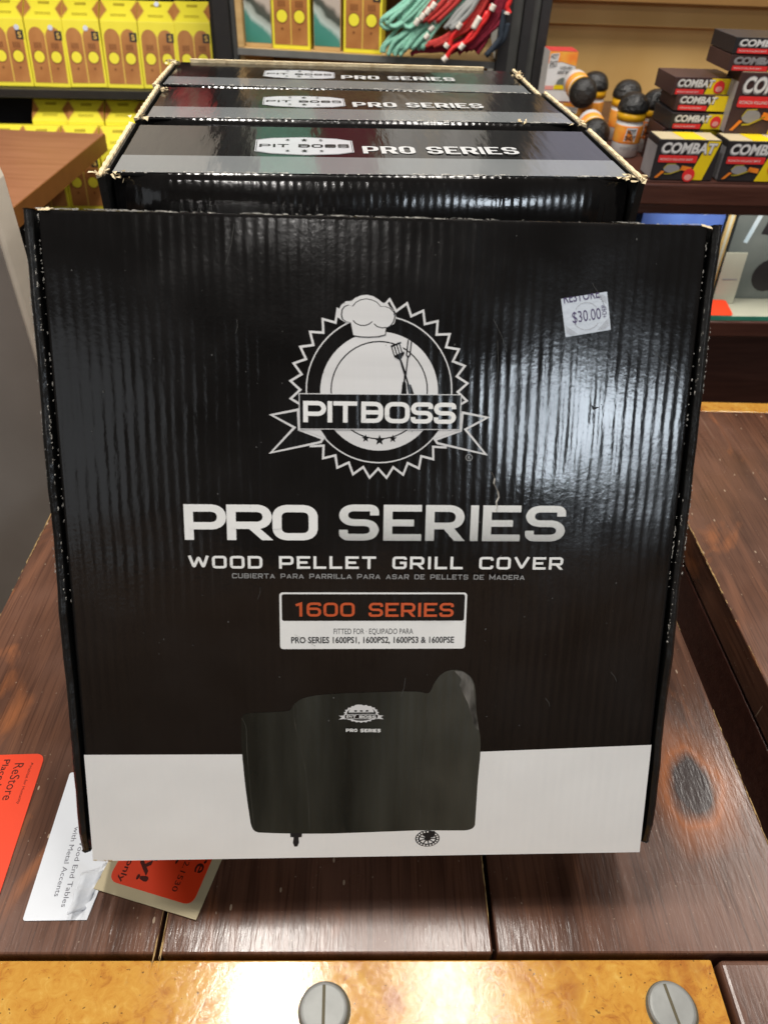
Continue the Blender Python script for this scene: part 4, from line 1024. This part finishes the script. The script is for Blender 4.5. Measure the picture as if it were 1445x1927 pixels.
# ================================================================== right: dark wood counter with plywood back
ct_ = thing('display_counter', 'dark reddish wood display counter with plywood back at the right', 'counter', (.40, 1.245, 0), (0, 0, .08))
MB().box(-.13, .75, 0, .62, .250, .2690).build('counter_top', 'dark_wood', ct_, bevel=.002)
MB().box(-.13, .75, -.006, .0, .232, .2655).build('upper_rail', 'dark_wood', ct_, bevel=.003)
MB().box(-.13, .75, .003, .02, .2155, .2315).build('lower_rail', 'dark_wood', ct_, bevel=.002)
MB().box(-.13, .75, .0, .45, .0305, .0385).build('glass_shelf', 'beige', ct_, bevel=.001)
MB().box(-.13, .75, -.0015, -.0002, .0305, .0385).build('glass_edge', 'teal', ct_)
MB().box(-.13, .75, -.005, .45, -.002, .030).build('ledge', 'dark_wood', ct_, bevel=.004, seg=3)
MB().box(-.13, .75, .03, .05, -.62, -.0025).build('base_panel', 'dark_wood', ct_)
MB().box(-.13, .75, .46, .475, .0390, .2495).build('case_back', 'greydev', ct_)
for x in (-.15, .751): MB().box(x, x + .018, -.004, .62, -.62, .25).build('end_panel', 'dark_wood', ct_)
MB().box(-.13, .75, .56, .575, .2695, .95).build('plywood_back', 'ply', ct_)
MB().box(-.13, .75, .535, .5595, .4100, .452).build('plywood_rail', 'ply', ct_, bevel=.002)
MB().box(-.13, .75, .50, .5595, .4525, .475).build('upper_shelf', mat('brown_plywood', (.30, .16, .05), .6, .3, vscale=6), ct_, bevel=.002)
dm = Matrix.Translation((.40, 1.245, 0)) @ Matrix.Rotation(.08, 4, 'Z')
def on_ctr(x, y, z): return tuple(dm @ Vector((x, y, z)))

# ---- in the glass case
t = thing('blue_package', 'blue and white package inside the display case, left of the gold strip', 'package', on_ctr(.03, .062, .0387), (-.04, 0, .08))
MB().box(0, .149, 0, .05, 0, .174).build('carton', 'blue', t, bevel=.001)
fr = lambda u, v, d: (u, -d, v)
q = Print(fr, .0006); q.poly([(.06, .0), (.148, .0), (.148, .115), (.135, .128), (.118, .120), (.105, .10), (.09, .06)]); q.build('pale_picture', 'ice', t)
q = Print(fr, .0009)
for x, z in ((.03, .153), (.07, .152), (.11, .150)): q.poly(disc(x, z + .010, .011, 16, ry=.004))
text(q, 'Solo', .108, .135, .128, .009); q.build('white_print', 'pwhite', t)
t = thing('gold_strip', 'upright gold coloured strip in the display case between blue package and beige card', 'strip', on_ctr(.1805, .055, .0387), (-.04, 0, .08))
MB().box(0, .0125, 0, .004, 0, .174).build('strip', mat('gold_strip', (.52, .36, .13), .4, .5, metal=.2), t, bevel=.0006); MB().box(.004, .0085, -.0006, 0, .0, .174).build('strip_groove', 'beige', t)
t = thing('beige_card', 'beige card standing in the display case behind the glass edge', 'card', on_ctr(.1970, .050, .0387), (-.10, 0, .08))
MB().box(0, .040, 0, .003, 0, .094).build('card', 'beige', t, bevel=.0008); MB().box(.006, .034, -.0006, 0, .045, .047).build('printed_line', 'pgrey', t)
t = thing('grey_packet', 'dark grey-green packet at the right side of the display case', 'packet', on_ctr(.21, .075, .0387), (-.05, 0, .08))
MB().box(0, .15, 0, .06, 0, .163).build('carton', 'greydev', t, bevel=.001)
q = Print(fr, .0006); q.poly([(.022, .105), (.030, .103), (.045, .160), (.036, .162)]); q.build('pale_stripe', 'ice', t)
q = Print(fr, .0006); q.poly(disc(.09, .045, .03, 20)); q.poly([(.05, .12), (.13, .11), (.13, .155), (.06, .155)]); q.build('dark_picture', 'pblack', t)
t = thing('red_tag', 'red-orange tag lying on the glass shelf edge of the display case', 'tag', on_ctr(.153, -.001, .0390), (.22, 0, .08), 'red shop tags')
MB().prism(rnd([(-.06, .001), (.064, .001), (.064, .046), (-.06, .046)], .006, True), lambda u, v, d: (u, v, d), 0, .0008).build('paper', 'red_tag', t)
q = Print(lambda u, v, d: (u, v, d), .001); q.quads([[(-.05, .022), (.01, .022), (.01, .025), (-.05, .025)]]); q.build('tag_lines', mat('red_tag_line', (.5, .03, .01), .5, .3), t)

# ---- ant bait cartons
def combat_front(t, w_, h_, big=True, circle=True, off=.0006, grey=False):
    lw = w_ * (1.0 if big else .68)
    q = Print(fr, off); q.poly([(w_ * .60, 0.001), (w_ * .84, .001), (w_ * .98, h_ * .99), (w_ * .78, h_ * .99)] if big else [(w_ * .52, .001), (w_ * .985, .001), (w_ * .985, h_ * .97), (w_ * .60, h_ * .97)]); q.build('yellow_wedge', 'pyellow', t)
    q = Print(fr, off + .0003)
    x0 = w_ * .05; ch = h_ * (.25 if big else .40); y0 = h_ * (.69 if big else .49)
    text(q, 'COMBAT', x0 - .0008, x0 + lw * .87, y0 - .0006, ch * 1.05, bold=.07, shear=.15); q.build('name_shadow', 'pgrey', t)
    q = None
    q = Print(fr, off + .0008); text(q, 'COMBAT', x0 + .0006, x0 + lw * .86 - .0002, y0 + .0004, ch, bold=.03, shear=.15); q.build('name_lettering', 'pgrey' if grey else 'pwhite', t)
    q = Print(fr, off + .0003); q.poly(rrect(x0, x0 + w_ * (.62 if big else .46), h_ * (.45 if big else .06), h_ * (.63 if big else .36), h_ * .03)); q.build('red_strip', 'red', t)
    q = Print(fr, off + .0006); text(q, 'ROACH KILLING BAIT', x0 + .003, x0 + w_ * (.55 if big else .38), h_ * (.505 if big else .16), h_ * (.055 if big else .10)); q.build('strip_lettering', 'pwhite', t)
    if circle:
        c = (w_ * (.60 if big else .74), h_ * (.14 if big else .50)); r = h_ * (.17 if big else .36)
        if big == 2: c = (w_ * .86, h_ * .36)
        q = Print(fr, off + .0009).poly(disc(*c, r, 24)).build('red_circle', 'red', t); q2 = Print(fr, off + .0012); q2.poly(disc(c[0], c[1] - r * .3, r * .62, 20, ry=r * .45)); q2.build('circle_print', 'pink', q)
    if big:
        q = Print(fr, off + .0004); q.poly(disc(w_ * .30, h_ * .30, w_ * .13, 20, ry=h_ * .11)); q.build('bait_picture', 'pgrey', t)
        q = Print(fr, off + .0005); q.quads(ribbon([(w_ * .20, h_ * .16), (w_ * .30, h_ * .17), (w_ * .50, h_ * .30)], h_ * .03)); q.quads(ribbon([(w_ * .17, h_ * .30), (w_ * .22, h_ * .41), (w_ * .36, h_ * .42)], h_ * .02)); q.build('bait_edge', 'olive', t)
        q = Print(fr, off + .0005); q.poly([(w_ * .05, h_ * .06), (w_ * .10, h_ * .06), (w_ * .20, h_ * .22), (w_ * .15, h_ * .24)]); q.build('arrow_picture', 'porange', t); Print(fr, off + .0005).poly([(w_ * .44, h_ * .27), (w_ * .62, h_ * .22), (w_ * .62, h_ * .34), (w_ * .46, h_ * .38)]).build('arrow_picture', 'porange', t)


def bait_box(label, loc, yaw, w_, h_, d_, big=True, m_='pblack', circle=True, top='pwhite', grey=False):
    t = thing('bait_box', label, 'box', loc, (0, 0, yaw), 'ant and roach bait boxes')
    MB().box(0, w_, 0, d_, 0, h_).build('carton', m_, t, bevel=.0008)
    if big:
        Print(lambda u, v, d: (u, v, h_ + d), .0006).poly([(.002, .002), (w_ - .002, .002), (w_ - .002, d_ - .002), (.002, d_ - .002)]).build('top_print', 'cream', t)
        q = Print(lambda u, v, d: (u, v, h_ + d), .0009); q.poly([(w_ * .4, .003), (w_ * .75, .003), (w_ * .7, d_ - .003), (w_ * .35, d_ - .003)]); q.build('top_wedge', 'pyellow', t)
        q = Print(lambda u, v, d: (-d, u, v), .0006); q.poly([(.002, .002), (d_ - .002, .002), (d_ - .002, h_ * .85), (.002, h_ * .85)]); q.build('side_print', 'pgrey', t)
    combat_front(t, w_, h_, big, circle, grey=grey)
    return t


bait_box('black COMBAT box at the left of the counter front row', on_ctr(-.002, 0, .2695), .08, .100, .0585, .05, m_='pblack')
bait_box('black COMBAT box at the right of the counter front row', on_ctr(.108, 0, .2695), .08, .100, .0585, .05, big=2, m_='pblack')
bait_box('large COMBAT box standing on top at the right edge of the photo', on_ctr(.118, .045, .3285), .08, .115, .085, .05, big=2, m_='pbrown')
flat = [(.030, .075, .3100, 'pbrown', 'lowest flat COMBAT carton of the left stack, dull and shaded', True, False), (.033, .062, .3350, 'pblack', 'flat COMBAT carton with yellow end, second from bottom of the left stack', False, True), (.036, .068, .3605, 'pbrown', 'flat COMBAT carton with grey lettering block, third from bottom of the left stack', False, False), (.027, .072, .3815, 'pbrown', 'topmost flat COMBAT carton of the left stack', False, True)]
for x, y, z, m_, lab, g_, c_ in flat:
    t = bait_box(lab, on_ctr(x, y, z - .006), .08 + (.03 if c_ else -.02), .100, .0235 if z < .38 else .0250, .075, big=False, m_=m_, circle=c_, grey=g_)
MB().box(.0, .10, .0, .06, -.033, -.0005).build('packing', 'pbrown', t) if False else None
bait_box('dark carton under the left COMBAT stack, behind the front row', on_ctr(.028, .058, .2695), .08, .10, .0340, .08, big=False, m_='pbrown', circle=False, grey=True)
for z, m_, lab, g_ in ((.4140, 'pbrown', 'lower of two flat COMBAT cartons on the tall box at the right', True), (.4365, 'pblack', 'upper of two flat COMBAT cartons on the tall box at the right', False)):
    bait_box(lab, on_ctr(.095, .05, z), .08, .12, .0215, .085, big=False, m_=m_, circle=False, grey=g_)

# ---- liquid ant bait carton
def ant_box(label, loc, yaw, h_=.084):
    t = thing('ant_bait_box', label, 'box', loc, (0, 0, yaw), 'white and orange ant bait boxes')
    w_ = .054
    MB().box(0, w_, 0, .05, 0, h_).build('carton', 'pwhite', t, bevel=.0008)
    Print(lambda u, v, d: (u, v, h_ + d), .0005).poly([(.0, .0), (w_, 0), (w_, .05), (0, .05)]).build('top_print', 'redcord', t)
    q = Print(fr, .0005); q.poly([(0, h_ * .76), (w_ * .45, h_ * .80), (w_, h_ * .72), (w_, h_), (0, h_)]); q.build('flame_print', 'pflame', t)
    q = Print(fr, .0008); q.poly([(w_ * .02, h_ * .68), (w_ * .32, h_ * .72), (w_ * .34, h_ * .97), (w_ * .04, h_ * .95)]); q.build('name_panel', 'pwhite', t)
    q = Print(fr, .0011); text(q, 'HOT', w_ * .06, w_ * .31, h_ * .85, h_ * .10, bold=.03); text(q, 'SHOT', w_ * .05, w_ * .32, h_ * .71, h_ * .11, bold=.03); text(q, 'LIQUID', w_ * .44, w_ * .86, h_ * .66, h_ * .055, bold=.02); text(q, 'ANT BAIT', w_ * .36, w_ * .92, h_ * .565, h_ * .065, bold=.02); q.build('box_lettering', 'pblack', t)
    q = Print(fr, .0006); q.poly(disc(w_ * .62, h_ * .34, w_ * .24, 20, 0, pi, ry=h_ * .15)); q.build('bait_picture', 'greydev', t)
    q = Print(fr, .0008); q.poly([(w_ * .32, h_ * .25), (w_ * .95, h_ * .25), (w_ * .95, h_ * .34), (w_ * .32, h_ * .34)]); q.build('yellow_strip', 'pyellow', t)
    q = Print(fr, .0006); q.poly([(0, h_ * .24), (w_ * .30, h_ * .24), (w_ * .30, h_ * .32), (0, h_ * .32)]); q.build('pink_strip', 'pink', t)
    return t


ant_box('white and orange ant bait box standing upright against the plywood', (.272, 1.62, .3005), .08)
ant_box('orange topped ant bait box lying under the upright one, half hidden', (.295, 1.62, .2700), .12, h_=.0290)

# ---- bait bottles with black dome caps
def bottle(label, loc, rot):
    t = thing('bait_bottle', label, 'bottle', loc, rot, 'bait bottles with black dome caps')
    MB().lathe([(.020, 0), (.0225, .002), (.0225, .050), (.0205, .055)], 28).build('body', 'pwhite', t, smooth=True)
    MB().lathe([(.0227, .022), (.0229, .023), (.0229, .048), (.0227, .049)], 28).build('flame_label', 'pflame', t, smooth=True)
    MB().lathe([(.0205, .0555), (.0235, .0560), (.0238, .0665), (.0225, .0672)], 28).build('collar', 'collar', t, smooth=True)
    prof = [(.0225, .0675)] + [(.0252 * cos(a) ** .8 + .0003, .0700 + .026 * sin(a)) for a in [i * .5 * pi / 9 for i in range(9)]] + [(.0004, .0962)]
    MB().lathe(prof, 28).build('dome_cap', 'cap', t, smooth=True)
    def cyl(u, v, d): a = -pi / 2 - .1 + u / .0229; return ((.0229 + d) * cos(a), (.0229 + d) * sin(a), v)
    q = Print(cyl, .0006); q.poly([(-.011 + .002 * k, .026) for k in range(10)] + [(.009 - .002 * k, .047) for k in range(10)]); q.build('name_panel', 'pwhite', t)
    q = Print(cyl, .0009); text(q, 'HOT', -.008, .006, .0375, .0072, bold=.03); text(q, 'SHOT', -.0095, .007, .0280, .0072, bold=.03); q.build('bottle_lettering', 'pblack', t)
    q = Print(cyl, .0006); text(q, 'ANT BAIT', .006, .022, .012, .004, bold=.02); text(q, 'LIQUID', -.014, .002, .014, .004, bold=.02); q.build('small_lettering', 'pgrey', t)
    return t


bt = bottle('upright bait bottle with yellow collar and black dome, nearest the COMBAT boxes front', (.385, 1.385, .2695), (0, 0, .15))
bts = [('upright black-domed bait bottle half hidden behind the COMBAT stack', (.4330, 1.420, .2695), (0, 0, -.3)),
       ('black-domed bottle standing behind the nearest one, its dome just showing above', (.398, 1.490, .2695), (0, 0, .9)),
       ('bait bottle lying with its black dome forward, beside the cardboard edge', (.287, 1.500, .2965), (1.66, 0, -.05)),
       ('bait bottle lying with its dome forward, between the leftmost one and the upright ones', (.340, 1.480, .2965), (1.60, 0, -.06)),
       ('upright black-domed bottle at the back of the heap near the plywood', (.352, 1.555, .2695), (0, 0, 2.2)),
       ('black-domed bottle lying on top of two others at the left of the heap', (.322, 1.590, .340), (1.62, 0, .05))]
for lab, loc, rot in bts: copy_tree(bt, lab, loc, rot)
